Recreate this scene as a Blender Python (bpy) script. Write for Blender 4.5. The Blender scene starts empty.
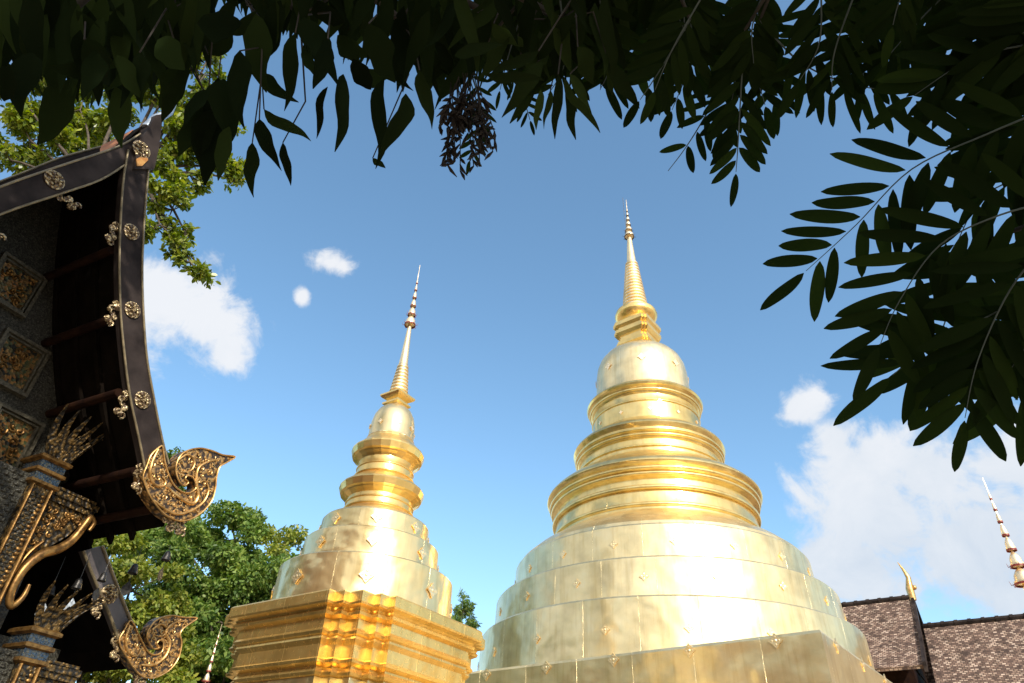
import bpy, math, random
import numpy as np
from math import sin, cos, pi, radians, hypot, atan2
from mathutils import Vector, Matrix

random.seed(7); rng = np.random.default_rng(7)
scene = bpy.context.scene
col = scene.collection

# ------------------------------------------------------------------ camera
TH, RO, FPX = radians(36.83), radians(3.01), 683.0
EYE = Vector((0, 0, 1.6))
fw = Vector((0, cos(TH), sin(TH))); up0 = Vector((0, -sin(TH), cos(TH))); r0 = Vector((1, 0, 0))
UP = up0*cos(RO) - r0*sin(RO); RT = r0*cos(RO) + up0*sin(RO)
cam = bpy.data.cameras.new('camera'); co = bpy.data.objects.new('camera', cam); col.objects.link(co)
cam.sensor_width = 36; cam.lens = 36*FPX/1024; cam.clip_start = 0.05; cam.clip_end = 3000
co.matrix_world = Matrix.Translation(EYE) @ Matrix((RT, UP, -fw)).transposed().to_4x4()
scene.camera = co

def ray(x, y):
    return (fw*FPX + RT*(x-512) - UP*(y-341.5)).normalized()
def at(x, y, dist):                      # survey helper: the point seen at a picture position, dist metres away
    return EYE + ray(x, y)*dist
def at_h(x, y, D):                       # same, D metres away measured along the ground
    d = ray(x, y); return EYE + d*(D/hypot(d.x, d.y))

# ------------------------------------------------------------------ helpers
def link(o): col.objects.link(o); return o
def tag(o, label=None, cat=None, group=None, kind=None):
    if label: o['label'] = label
    if cat: o['category'] = cat
    if group: o['group'] = group
    if kind: o['kind'] = kind
    return o
def empty(name, loc, rz=0, **k):
    o = link(bpy.data.objects.new(name, None)); o.location = loc; o.rotation_euler = (0, 0, rz); o.empty_display_size = .2
    return tag(o, **k)

class MB:
    def __init__(s): s.v = []; s.f = []; s.uv = []
    def add(s, vs, fs, uvs=None):
        b = len(s.v); s.v += [tuple(p) for p in vs]
        for i, f in enumerate(fs):
            s.f.append([b+j for j in f])
            s.uv.append(uvs[i] if uvs else [(vs[j][0]+vs[j][1]*.5, vs[j][2]) for j in f])
        return s
    def box(s, x0, x1, y0, y1, z0, z1):
        vs = [(x, y, z) for z in (z0, z1) for x, y in ((x0, y0), (x1, y0), (x1, y1), (x0, y1))]
        return s.add(vs, [(3, 2, 1, 0), (4, 5, 6, 7), (0, 1, 5, 4), (1, 2, 6, 5), (2, 3, 7, 6), (3, 0, 4, 7)])
    def tube(s, pts, rad, n=8, cap=True):
        pts = [Vector(p) for p in pts]; m = len(pts)
        rs = rad if isinstance(rad, (list, tuple)) else [rad]*m
        vs = []; nrm = None
        for i, p in enumerate(pts):
            t = (pts[min(i+1, m-1)] - pts[max(i-1, 0)])
            t = t.normalized() if t.length > 1e-9 else Vector((0, 0, 1))
            if nrm is None:
                a = Vector((0, 0, 1)) if abs(t.z) < .9 else Vector((1, 0, 0)); nrm = t.cross(a).normalized()
            else:
                nrm = (nrm - t*nrm.dot(t)); nrm = nrm.normalized() if nrm.length > 1e-6 else t.orthogonal().normalized()
            b = t.cross(nrm)
            for k in range(n):
                a = 2*pi*k/n; vs.append(p + (nrm*cos(a) + b*sin(a))*rs[i])
        fs = [(i*n+k, i*n+(k+1) % n, (i+1)*n+(k+1) % n, (i+1)*n+k) for i in range(m-1) for k in range(n)]
        if cap: fs += [tuple(range(n))[::-1], tuple((m-1)*n+k for k in range(n))]
        return s.add(vs, fs)
    def lathe(s, prof, n=96, c=(0, 0, 0), cap=True, ph=0):
        vs = []; fs = []; uvs = []; L = [0]
        for i in range(1, len(prof)): L.append(L[-1]+hypot(prof[i][0]-prof[i-1][0], prof[i][1]-prof[i-1][1]))
        R = max(p[0] for p in prof)
        for r, z in prof:
            for k in range(n):
                a = 2*pi*k/n+ph; vs.append((c[0]+r*cos(a), c[1]+r*sin(a), c[2]+z))
        for i in range(len(prof)-1):
            for k in range(n):
                k2 = (k+1) % n
                fs.append((i*n+k, i*n+k2, (i+1)*n+k2, (i+1)*n+k))
                u0, u1 = 2*pi*k/n*R, 2*pi*(k+1)/n*R
                uvs.append([(u0, L[i]), (u1, L[i]), (u1, L[i+1]), (u0, L[i+1])])
        if cap:
            m = len(prof)-1
            fs += [tuple(range(n))[::-1], tuple(m*n+k for k in range(n))]
            uvs += [[(vs[j][0], vs[j][1]) for j in fs[-2]], [(vs[j][0], vs[j][1]) for j in fs[-1]]]
        return s.add(vs, fs, uvs)
    def sweep(s, plan, prof, c=(0, 0)):      # plan polygon grown by each (offset, z)
        n = len(plan); vs = []; fs = []; uvs = []; per = [0]
        for k in range(n):
            a, b = plan[k], plan[(k+1) % n]; per.append(per[-1]+hypot(a[0]-b[0], a[1]-b[1]))
        sg = lambda q: (q > 0)-(q < 0)
        for o, z in prof:
            for x, y in plan: vs.append((c[0]+x+sg(x)*o, c[1]+y+sg(y)*o, z))
        L = 0
        for i in range(len(prof)-1):
            L2 = L+hypot(prof[i+1][0]-prof[i][0], prof[i+1][1]-prof[i][1])
            for k in range(n):
                k2 = (k+1) % n; fs.append((i*n+k, i*n+k2, (i+1)*n+k2, (i+1)*n+k))
                uvs.append([(per[k], L), (per[k+1], L), (per[k+1], L2), (per[k], L2)])
            L = L2
        m = len(prof)-1
        fs += [tuple(range(n))[::-1], tuple(m*n+k for k in range(n))]
        uvs += [[(vs[j][0], vs[j][1]) for j in fs[-2]], [(vs[j][0], vs[j][1]) for j in fs[-1]]]
        return s.add(vs, fs, uvs)
    def prism(s, poly, y0, y1):             # polygon in local x,z extruded along y
        n = len(poly); ar = sum(poly[i][0]*poly[(i+1) % n][1]-poly[(i+1) % n][0]*poly[i][1] for i in range(n))
        if ar < 0: poly = poly[::-1]
        vs = [(x, y0, z) for x, z in poly]+[(x, y1, z) for x, z in poly]
        fs = [tuple(range(n)), tuple(n+k for k in range(n))[::-1]]
        fs += [(k, n+k, n+(k+1) % n, (k+1) % n) for k in range(n)]
        return s.add(vs, fs)
    def blob(s, c, r, n=6, sq=(1, 1, 1)):
        rings = [( r*sin(pi*i/4), -r*cos(pi*i/4)) for i in range(5)]
        vs = []; 
        for rr, z in rings:
            for k in range(n):
                a = 2*pi*k/n; vs.append((c[0]+max(rr, r*.02)*cos(a)*sq[0], c[1]+max(rr, r*.02)*sin(a)*sq[1], c[2]+z*sq[2]))
        fs = [(i*n+k, i*n+(k+1) % n, (i+1)*n+(k+1) % n, (i+1)*n+k) for i in range(4) for k in range(n)]
        return s.add(vs, fs)
    def build(s, name, mat, parent=None, smooth=None, **k):
        me = bpy.data.meshes.new(name); me.from_pydata(s.v, [], s.f)
        uv = me.uv_layers.new(name='UVMap'); flat = [c for f in s.uv for p in f for c in p]
        if len(flat) == len(uv.data)*2: uv.data.foreach_set('uv', flat)
        if smooth is not None:
            me.polygons.foreach_set('use_smooth', [True]*len(me.polygons))
            me.set_sharp_from_angle(angle=radians(smooth))
        me.materials.append(mat); me.update()
        o = link(bpy.data.objects.new(name, me)); o.parent = parent
        return tag(o, **k)

def np_mesh(name, V, F, mat, parent=None, smooth=False, **k):  # V (n,3); F (m,4) quads
    me = bpy.data.meshes.new(name)
    me.vertices.add(len(V)); me.vertices.foreach_set('co', V.astype(np.float32).ravel())
    m, q = F.shape
    me.loops.add(m*q); me.loops.foreach_set('vertex_index', F.astype(np.int32).ravel())
    me.polygons.add(m); me.polygons.foreach_set('loop_start', np.arange(0, m*q, q, dtype=np.int32))
    if smooth: me.polygons.foreach_set('use_smooth', np.ones(m, dtype=bool))
    me.update(calc_edges=True); me.materials.append(mat)
    o = link(bpy.data.objects.new(name, me)); o.parent = parent
    return tag(o, **k)

# ------------------------------------------------------------------ materials
def newmat(name):
    m = bpy.data.materials.new(name); m.use_nodes = True; nt = m.node_tree
    return m, nt, nt.nodes['Principled BSDF'], nt.nodes['Material Output']
def N(nt, t, **k):
    n = nt.nodes.new(t)
    for a, b in k.items(): setattr(n, a, b)
    return n
def mathn(nt, op, a, b=None, c=None, clamp=False):
    n = N(nt, 'ShaderNodeMath', operation=op); n.use_clamp = clamp
    for i, q in enumerate((a, b, c)):
        if q is None: continue
        if isinstance(q, (int, float)): n.inputs[i].default_value = q
        else: nt.links.new(q, n.inputs[i])
    return n.outputs[0]
def ramp(nt, fac, stops):
    r = N(nt, 'ShaderNodeValToRGB'); e = r.color_ramp.elements
    while len(e) < len(stops): e.new(.5)
    for i, (p, c) in enumerate(stops): e[i].position = p; e[i].color = (*c, 1) if len(c) == 3 else c
    nt.links.new(fac, r.inputs[0]); return r.outputs[0]
def noise(nt, scale, detail=4, vec=None, rough=.55, dist=0):
    n = N(nt, 'ShaderNodeTexNoise'); n.inputs['Scale'].default_value = scale; n.inputs['Detail'].default_value = detail
    n.inputs['Roughness'].default_value = rough; n.inputs['Distortion'].default_value = dist
    if vec is not None: nt.links.new(vec, n.inputs['Vector'])
    return n.outputs['Fac']
def bump(nt, h, strength, dist, prev=None):
    b = N(nt, 'ShaderNodeBump'); b.inputs['Strength'].default_value = strength; b.inputs['Distance'].default_value = dist
    nt.links.new(h, b.inputs['Height'])
    if prev is not None: nt.links.new(prev, b.inputs['Normal'])
    return b.outputs[0]

def gold(name, base, rough, sheet=None, wave=.03, wscale=1.2, tint=None, rvar=.12):
    m, nt, P, out = newmat(name)
    tc = N(nt, 'ShaderNodeTexCoord'); ob = tc.outputs['Object']
    P.inputs['Metallic'].default_value = 1
    n1 = noise(nt, 1.7, 5, ob); n2 = noise(nt, 14, 4, ob)
    c = ramp(nt, n1, [(.3, tuple(x*.80 for x in base)), (.55, base), (.75, (min(1, base[0]*1.0), base[1]*1.05, base[2]*1.18))])
    r = mathn(nt, 'MULTIPLY_ADD', n2, rvar, rough-rvar*.5)
    h = noise(nt, wscale, 2, ob)
    nrm = bump(nt, h, 1.0, wave)
    nrm = bump(nt, noise(nt, 5, 2, ob, dist=.4), .35, .004, nrm)
    if sheet:
        br = N(nt, 'ShaderNodeTexBrick'); nt.links.new(tc.outputs['UV'], br.inputs['Vector'])
        br.offset = .5; br.inputs['Scale'].default_value = 1; br.inputs['Brick Width'].default_value = sheet[0]
        br.inputs['Row Height'].default_value = sheet[1]; br.inputs['Mortar Size'].default_value = sheet[2]
        br.inputs['Mortar Smooth'].default_value = .6
        br.inputs['Color1'].default_value = (.0, .0, .0, 1); br.inputs['Color2'].default_value = (1, 1, 1, 1); br.inputs['Mortar'].default_value = (.5, .5, .5, 1)
        # each hammered sheet lies at a slightly different angle: big soft noise shifted per sheet
        vadd = N(nt, 'ShaderNodeVectorMath', operation='MULTIPLY_ADD')
        nt.links.new(br.outputs['Color'], vadd.inputs[0]); vadd.inputs[1].default_value = (9, 5, 7); nt.links.new(ob, vadd.inputs[2])
        hs = noise(nt, wscale*1.3, 1, vadd.outputs[0])
        nrm = bump(nt, hs, .55, wave*1.3, nrm)
        nrm = bump(nt, br.outputs['Fac'], .12, .004, nrm)
        mix = N(nt, 'ShaderNodeMix', data_type='RGBA', blend_type='MULTIPLY')
        cr = ramp(nt, br.outputs['Color'], [(0, (.86, .85, .80)), (1, (1, 1, 1))])
        mix.inputs[0].default_value = 1; nt.links.new(c, mix.inputs[6]); nt.links.new(cr, mix.inputs[7]); c = mix.outputs[2]
        # drips and weather streaks
        mp = N(nt, 'ShaderNodeMapping'); mp.inputs['Scale'].default_value = (5, 5, .35); nt.links.new(ob, mp.inputs[0])
        st = ramp(nt, noise(nt, 1.3, 5, mp.outputs[0], .65), [(.36, (.70, .62, .45)), (.5, (1, 1, 1))])
        mx2 = N(nt, 'ShaderNodeMix', data_type='RGBA', blend_type='MULTIPLY'); mx2.inputs[0].default_value = .32
        nt.links.new(c, mx2.inputs[6]); nt.links.new(st, mx2.inputs[7]); c = mx2.outputs[2]
        r = mathn(nt, 'MULTIPLY_ADD', br.outputs['Fac'], .05, r)
    P2 = N(nt, 'ShaderNodeBsdfPrincipled'); P2.inputs['Metallic'].default_value = 1
    for q, rr_ in ((P, mathn(nt, 'ADD', r, -.10)), (P2, mathn(nt, 'ADD', r, .24))):
        nt.links.new(c, q.inputs['Base Color']); nt.links.new(rr_, q.inputs['Roughness']); nt.links.new(nrm, q.inputs['Normal'])
    ms = N(nt, 'ShaderNodeMixShader'); ms.inputs[0].default_value = .45
    nt.links.new(P.outputs[0], ms.inputs[1]); nt.links.new(P2.outputs[0], ms.inputs[2]); nt.links.new(ms.outputs[0], out.inputs[0])
    return m
G = (1.0, .82, .47)
M = {}
M['sheetR'] = gold('gold_sheet_large', G, .32, (1.5, 1.7, .007), wave=.05, wscale=1.0)
M['sheetL'] = gold('gold_sheet_small', (1.0, .80, .42), .28, (.85, 1.2, .005), wave=.04, wscale=1.8)
M['mould'] = gold('gold_moulding', (1.0, .70, .26), .27, None, wave=.015, wscale=2)
M['cornice'] = gold('gold_cornice', (1.0, .70, .25), .36, (.7, 8.0, .004), wave=.012, wscale=3)
M['orn_flat'] = gold('gold_rosette_plate', (1.0, .80, .46), .34, None, wave=.004, wscale=6)
M['spire'] = gold('gold_spire', (1.0, .80, .48), .33, None, wave=.004, wscale=4)
M['ring'] = gold('gold_ring_band', (1.0, .755, .32), .24, (2.4, 9.0, .006), wave=.02, wscale=1.2)
M['bell'] = gold('gold_bell', (1.0, .82, .48), .34, (1.2, 3, .004), wave=.012, wscale=1.6, rvar=.03)
M['orn'] = gold('gold_ornament', (1.0, .82, .55), .42, None, wave=.01, wscale=6)

def simple(name, c1, c2, scale, rough, metal=0, bmp=.3, bd=.01, detail=5, spec=.5):
    m, nt, P, out = newmat(name); tc = N(nt, 'ShaderNodeTexCoord'); ob = tc.outputs['Object']
    n = noise(nt, scale, detail, ob)
    nt.links.new(ramp(nt, n, [(.35, c1), (.65, c2)]), P.inputs['Base Color'])
    P.inputs['Roughness'].default_value = rough; P.inputs['Metallic'].default_value = metal
    P.inputs['Specular IOR Level'].default_value = spec
    nt.links.new(bump(nt, noise(nt, scale*2.5, 4, ob), bmp, bd), P.inputs['Normal'])
    return m
M['gilt'] = None
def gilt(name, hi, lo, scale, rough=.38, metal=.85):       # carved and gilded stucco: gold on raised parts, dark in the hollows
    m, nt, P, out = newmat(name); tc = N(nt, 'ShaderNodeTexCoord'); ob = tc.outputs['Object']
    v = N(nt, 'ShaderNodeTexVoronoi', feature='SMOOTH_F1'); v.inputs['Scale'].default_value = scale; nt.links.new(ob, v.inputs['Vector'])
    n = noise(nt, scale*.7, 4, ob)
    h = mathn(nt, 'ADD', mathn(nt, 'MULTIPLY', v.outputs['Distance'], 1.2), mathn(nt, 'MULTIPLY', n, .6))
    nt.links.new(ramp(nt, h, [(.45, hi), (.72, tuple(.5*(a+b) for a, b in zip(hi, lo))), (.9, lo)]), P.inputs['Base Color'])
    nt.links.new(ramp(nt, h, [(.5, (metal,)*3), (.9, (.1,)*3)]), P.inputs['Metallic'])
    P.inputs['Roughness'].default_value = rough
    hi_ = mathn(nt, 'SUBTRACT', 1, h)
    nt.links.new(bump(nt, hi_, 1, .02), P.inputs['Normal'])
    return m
M['gilt_warm'] = simple('old_warm_gilding', (.12, .06, .018), (.36, .20, .06), 16, .4, .7, .4, .004)
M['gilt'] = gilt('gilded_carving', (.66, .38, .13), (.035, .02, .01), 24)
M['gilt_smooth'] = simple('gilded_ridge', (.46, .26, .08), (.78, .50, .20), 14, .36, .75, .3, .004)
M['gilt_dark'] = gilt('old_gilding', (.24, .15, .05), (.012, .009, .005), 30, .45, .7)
M['lacquer'] = simple('dark_lacquer_board', (.017, .013, .012), (.048, .037, .033), 3, .55, 0, .15, .004, 5, .05)
M['lacquer_grey'] = simple('weathered_board', (.05, .04, .038), (.12, .10, .095), 3, .5, 0, .15, .004)
M['frame'] = simple('dusty_gilt_frame', (.05, .045, .03), (.15, .135, .095), 30, .5, .3, .4, .004)
M['gilt_edge'] = simple('dull_gilt_edge', (.16, .13, .08), (.30, .24, .14), 10, .5, .4, .3, .004)
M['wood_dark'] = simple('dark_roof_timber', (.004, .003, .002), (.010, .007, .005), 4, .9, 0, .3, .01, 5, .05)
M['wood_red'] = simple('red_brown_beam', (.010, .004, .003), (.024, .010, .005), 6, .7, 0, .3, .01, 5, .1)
M['rosette'] = gilt('glass_mosaic_rosette', (.80, .62, .34), (.10, .06, .03), 38, .3, .8)

def mosaic(name, cols, scale, rough=.25, metal=.35):
    m, nt, P, out = newmat(name); tc = N(nt, 'ShaderNodeTexCoord')
    v = N(nt, 'ShaderNodeTexVoronoi'); v.inputs['Scale'].default_value = scale; nt.links.new(tc.outputs['Object'], v.inputs['Vector'])
    sp = N(nt, 'ShaderNodeSeparateColor'); nt.links.new(v.outputs['Color'], sp.inputs[0])
    k = len(cols); nt.links.new(ramp(nt, sp.outputs[0], [(i/k, c) for i, c in enumerate(cols)]), P.inputs['Base Color'])
    P.inputs['Roughness'].default_value = rough; P.inputs['Metallic'].default_value = metal
    nt.links.new(bump(nt, v.outputs['Distance'], .8, .006), P.inputs['Normal'])
    return m
M['wall'] = mosaic('speckled_wall_stucco', [(.010, .009, .006), (.055, .052, .036), (.022, .020, .013), (.095, .09, .068), (.016, .014, .009)], 75, .5, .2)
M['glass_blue'] = mosaic('blue_glass_mosaic', [(.006, .018, .035), (.05, .08, .12), (.018, .035, .06), (.085, .09, .08)], 60)
M['panel_fill'] = mosaic('panel_relief_colours', [(.03, .028, .015), (.30, .13, .03), (.10, .09, .04), (.05, .07, .03), (.36, .20, .06), (.02, .02, .014)], 34, .4, .4)
M['bell_metal'] = simple('old_bronze', (.03, .03, .03), (.08, .075, .07), 20, .4, .8)
M['tin'] = simple('tin_leaf', (.35, .40, .45), (.55, .60, .66), 20, .35, .7)

def stone(name, c1, c2, s=3): return simple(name, c1, c2, s, .85, 0, .4, .02)
M['ground'] = stone('pale_paving', (.34, .27, .19), (.46, .37, .27), .8)
M['plaster'] = stone('white_plaster', (.62, .60, .55), (.74, .72, .67), 1.5)
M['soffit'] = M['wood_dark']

# clay tile roof
def tiles():
    m, nt, P, out = newmat('clay_roof_tiles'); tc = N(nt, 'ShaderNodeTexCoord')
    br = N(nt, 'ShaderNodeTexBrick'); nt.links.new(tc.outputs['UV'], br.inputs['Vector']); br.offset = .5
    br.inputs['Scale'].default_value = 1; br.inputs['Brick Width'].default_value = .14; br.inputs['Row Height'].default_value = .09
    br.inputs['Mortar Size'].default_value = .016; br.inputs['Mortar Smooth'].default_value = .2
    br.inputs['Color1'].default_value = (.0, .0, .0, 1); br.inputs['Color2'].default_value = (1, 1, 1, 1); br.inputs['Mortar'].default_value = (0, 0, 0, 1)
    c1 = ramp(nt, br.outputs['Color'], [(0, (.09, .055, .042)), (.35, (.20, .125, .092)), (.65, (.36, .25, .185)), (.88, (.54, .41, .32))])
    sp = ramp(nt, noise(nt, 3.2, 6, tc.outputs['Object'], .7), [(.36, (.30, .27, .25)), (.56, (1, 1, 1))])
    mx = N(nt, 'ShaderNodeMix', data_type='RGBA', blend_type='MULTIPLY'); mx.inputs[0].default_value = .9
    nt.links.new(c1, mx.inputs[6]); nt.links.new(sp, mx.inputs[7]); nt.links.new(mx.outputs[2], P.inputs['Base Color'])
    P.inputs['Roughness'].default_value = .85
    s = N(nt, 'ShaderNodeSeparateXYZ'); nt.links.new(tc.outputs['UV'], s.inputs[0])
    saw = mathn(nt, 'FRACT', mathn(nt, 'DIVIDE', s.outputs[1], .09))
    nr = bump(nt, mathn(nt, 'SUBTRACT', 1, saw), .8, .03)
    nr = bump(nt, br.outputs['Fac'], -.6, .012, nr)
    nt.links.new(nr, P.inputs['Normal'])
    return m
M['tiles'] = tiles()

def leafmat(name, cols, trans=.35, tcol=None, rough=.5, spec=.35):
    m, nt, P, out = newmat(name)
    g = N(nt, 'ShaderNodeNewGeometry'); tc = N(nt, 'ShaderNodeTexCoord')
    k = len(cols); c = ramp(nt, g.outputs['Random Per Island'], [(i/(k-1), q) for i, q in enumerate(cols)])
    big = ramp(nt, noise(nt, .55, 2, tc.outputs['Object']), [(.35, (.6, .64, .6)), (.65, (1.2, 1.15, 1))])
    mx = N(nt, 'ShaderNodeMix', data_type='RGBA', blend_type='MULTIPLY'); mx.inputs[0].default_value = 1
    nt.links.new(c, mx.inputs[6]); nt.links.new(big, mx.inputs[7]); c = mx.outputs[2]
    nt.links.new(c, P.inputs['Base Color']); P.inputs['Roughness'].default_value = rough; P.inputs['Specular IOR Level'].default_value = spec
    t = N(nt, 'ShaderNodeBsdfTranslucent')
    hs = N(nt, 'ShaderNodeHueSaturation'); hs.inputs['Saturation'].default_value = 1.15; hs.inputs['Value'].default_value = 1.6
    nt.links.new(c, hs.inputs['Color']); nt.links.new(hs.outputs[0], t.inputs['Color'])
    ms = N(nt, 'ShaderNodeMixShader'); ms.inputs[0].default_value = trans
    nt.links.new(P.outputs[0], ms.inputs[1]); nt.links.new(t.outputs[0], ms.inputs[2]); nt.links.new(ms.outputs[0], out.inputs[0])
    return m
M['leaf_tree'] = leafmat('tree_leaves_green', [(.05, .11, .025), (.11, .19, .04), (.18, .27, .06), (.27, .34, .09)])
M['leaf_yellow'] = leafmat('tree_leaves_yellow', [(.10, .15, .03), (.19, .25, .04), (.28, .32, .06), (.37, .37, .08)])
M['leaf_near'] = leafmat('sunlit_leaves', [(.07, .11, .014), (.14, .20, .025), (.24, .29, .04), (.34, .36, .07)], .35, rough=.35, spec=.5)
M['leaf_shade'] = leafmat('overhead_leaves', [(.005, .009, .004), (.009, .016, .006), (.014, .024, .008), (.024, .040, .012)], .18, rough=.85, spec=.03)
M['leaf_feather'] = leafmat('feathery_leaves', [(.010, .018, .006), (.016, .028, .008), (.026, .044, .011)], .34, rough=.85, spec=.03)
M['pods'] = simple('dry_seed_pods', (.006, .004, .003), (.015, .009, .006), 12, .8)
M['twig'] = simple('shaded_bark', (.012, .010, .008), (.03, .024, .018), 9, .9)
M['bark'] = simple('bark', (.045, .034, .024), (.11, .085, .06), 9, .9, 0, .7, .02)
M['stemg'] = simple('green_stem', (.04, .055, .05), (.07, .09, .08), 9, .6)
M['red'] = simple('red_lacquer_trim', (.16, .015, .01), (.28, .04, .025), 12, .5)

# ------------------------------------------------------------------ sky, sun, ground
SUN_AZ, SUN_EL = radians(158), radians(33)
w = bpy.data.worlds.new('World'); scene.world = w; w.use_nodes = True; nt = w.node_tree
bg = nt.nodes['Background']; sky = N(nt, 'ShaderNodeTexSky', sky_type='NISHITA')
sky.sun_disc = False; sky.sun_elevation = SUN_EL; sky.sun_rotation = SUN_AZ; sky.air_density = 1.0; sky.dust_density = 1.2; sky.ozone_density = 2.2
bg.inputs['Strength'].default_value = .15
geo = N(nt, 'ShaderNodeTexCoord'); D = geo.outputs['Generated']
lobes = [(165, 305, 70, 52), (212, 322, 55, 48), (120, 330, 70, 50), (228, 348, 32, 32),(330, 262, 31, 17), (342, 266, 16, 14), (302, 295, 11, 14), 
         (803, 408, 34, 27), (835, 440, 40, 34), (865, 465, 78, 50), (925, 470, 90, 56), (1010, 465, 75, 40), (880, 520, 118, 70), (985, 540, 150, 90), (850, 560, 90, 50), (1080, 500, 130, 110), (760, 640, 120, 50)]
field = None
for az_, el_, ra_ in ((196, 24, .42), (228, 30, .40), (256, 22, .34), (172, 52, .34), (128, 24, .36), (100, 30, .36), (78, 44, .26), (285, 40, .3), (215, 58, .36)):   # unseen cloud banks added behind the viewer, to whiten the gold's reflections
    c = Vector((sin(radians(az_))*cos(radians(el_)), cos(radians(az_))*cos(radians(el_)), sin(radians(el_))))
    d = N(nt, 'ShaderNodeVectorMath', operation='DISTANCE'); nt.links.new(D, d.inputs[0]); d.inputs[1].default_value = c
    f = mathn(nt, 'SUBTRACT', 1, mathn(nt, 'DIVIDE', d.outputs['Value'], ra_)); field = f if field is None else mathn(nt, 'SMOOTH_MAX', field, f, .12)
for (x, y, rx, ry) in lobes:
    c = ray(x, y); a = (ray(x+5, y)-ray(x-5, y)).normalized(); b = c.cross(a).normalized(); a = b.cross(c)
    # angular radius of the cloud lump
    ra = (ray(x+rx, y)-c).length; rb = (ray(x, y+ry)-c).length
    sub = N(nt, 'ShaderNodeVectorMath', operation='SUBTRACT'); nt.links.new(D, sub.inputs[0]); sub.inputs[1].default_value = c
    outs = []
    for v in (a/ra, b/rb, c/.5):
        d = N(nt, 'ShaderNodeVectorMath', operation='DOT_PRODUCT'); nt.links.new(sub.outputs[0], d.inputs[0]); d.inputs[1].default_value = v; outs.append(d.outputs['Value'])
    cb = N(nt, 'ShaderNodeCombineXYZ')
    for i in range(3): nt.links.new(outs[i], cb.inputs[i])
    ln = N(nt, 'ShaderNodeVectorMath', operation='LENGTH'); nt.links.new(cb.outputs[0], ln.inputs[0])
    f = mathn(nt, 'SUBTRACT', 1, ln.outputs['Value'])
    field = f if field is None else mathn(nt, 'SMOOTH_MAX', field, f, .12)
n1 = noise(nt, 13, 9, D, .62, .5); n2 = noise(nt, 36, 6, D, .6, .3)
den = mathn(nt, 'ADD', mathn(nt, 'ADD', field, .12), mathn(nt, 'MULTIPLY', mathn(nt, 'SUBTRACT', n1, .5), 1.9))
den = mathn(nt, 'ADD', den, mathn(nt, 'MULTIPLY', mathn(nt, 'SUBTRACT', n2, .5), .9))
mr = N(nt, 'ShaderNodeMapRange', interpolation_type='SMOOTHSTEP'); nt.links.new(den, mr.inputs[0])
mr.inputs[1].default_value = .02; mr.inputs[2].default_value = .68; mr.inputs[3].default_value = 0; mr.inputs[4].default_value = .93
sep = N(nt, 'ShaderNodeSeparateXYZ'); nt.links.new(D, sep.inputs[0])
shade = mathn(nt, 'ADD', mathn(nt, 'MULTIPLY', n1, .5), mathn(nt, 'MULTIPLY', sep.outputs[2], 1.3))
cc = ramp(nt, shade, [(.45, (3.9, 4.5, 5.3)), (.72, (5.3, 5.6, 6.0)), (.95, (6.1, 6.2, 6.4))])
hsv = N(nt, 'ShaderNodeHueSaturation'); hsv.inputs['Saturation'].default_value = 1.06; hsv.inputs['Hue'].default_value = .488; hsv.inputs['Value'].default_value = 1.84; nt.links.new(sky.outputs[0], hsv.inputs['Color'])
mx = N(nt, 'ShaderNodeMix', data_type='RGBA'); nt.links.new(mr.outputs[0], mx.inputs[0]); nt.links.new(hsv.outputs[0], mx.inputs[6]); nt.links.new(cc, mx.inputs[7])
nt.links.new(mx.outputs[2], bg.inputs['Color'])

sl = bpy.data.lights.new('sun', 'SUN'); sl.energy = 5.0; sl.angle = radians(.53); sl.color = (1, .93, .82)
so = link(bpy.data.objects.new('sun', sl))
sd = Vector((sin(SUN_AZ)*cos(SUN_EL), cos(SUN_AZ)*cos(SUN_EL), sin(SUN_EL)))
so.rotation_euler = sd.to_track_quat('Z', 'Y').to_euler(); so.location = (0, -20, 40)

MB().box(-1500, 1500, -1500, 1500, -.5, 0).build('ground', M['ground'], kind='structure')

# ------------------------------------------------------------------ golden chedis
def rosette_mb(s, t=.02):
    """four-petalled diamond plate in the local x,z plane, facing -y"""
    m = MB(); o = []
    for k in range(16):
        a = 2*pi*k/16; r = s*(1.0 if k % 4 == 0 else .62 if k % 2 == 0 else .74); o.append((r*cos(a), r*sin(a)))
    m.prism(o, -t, .0)
    m.blob((0, -t, 0), s*.22, 8, (1, .3, 1))
    for k in range(4):
        a = pi/2*k; m.blob((s*.5*cos(a), -t, s*.5*sin(a)), s*.16, 6, (1, .25, 1))
    return m
def put_ornaments(parent, r, z, n, s, mat, phase, inner=0):
    src = None
    for k in range(n):
        a = phase+2*pi*k/n
        if src is None: o = src = rosette_mb(s).build('diamond_ornament', mat, parent)
        else: o = link(src.copy()); o.parent = parent
        o.location = (r*cos(a), r*sin(a), z); o.rotation_euler = (0, 0, a+pi/2)

def spire_rings(z0, z1, ra, rb, n):
    p = []
    for i in range(n):
        f0 = i/n; f1 = (i+.62)/n; a = ra+(rb-ra)*f0
        p += [(a*.86, z0+(z1-z0)*f0), (a, z0+(z1-z0)*(f0+.12/n)), (a*.98, z0+(z1-z0)*(f1-.1/n)), (a*.86, z0+(z1-z0)*f1)]
    p.append((rb*.86, z1)); return p

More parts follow.
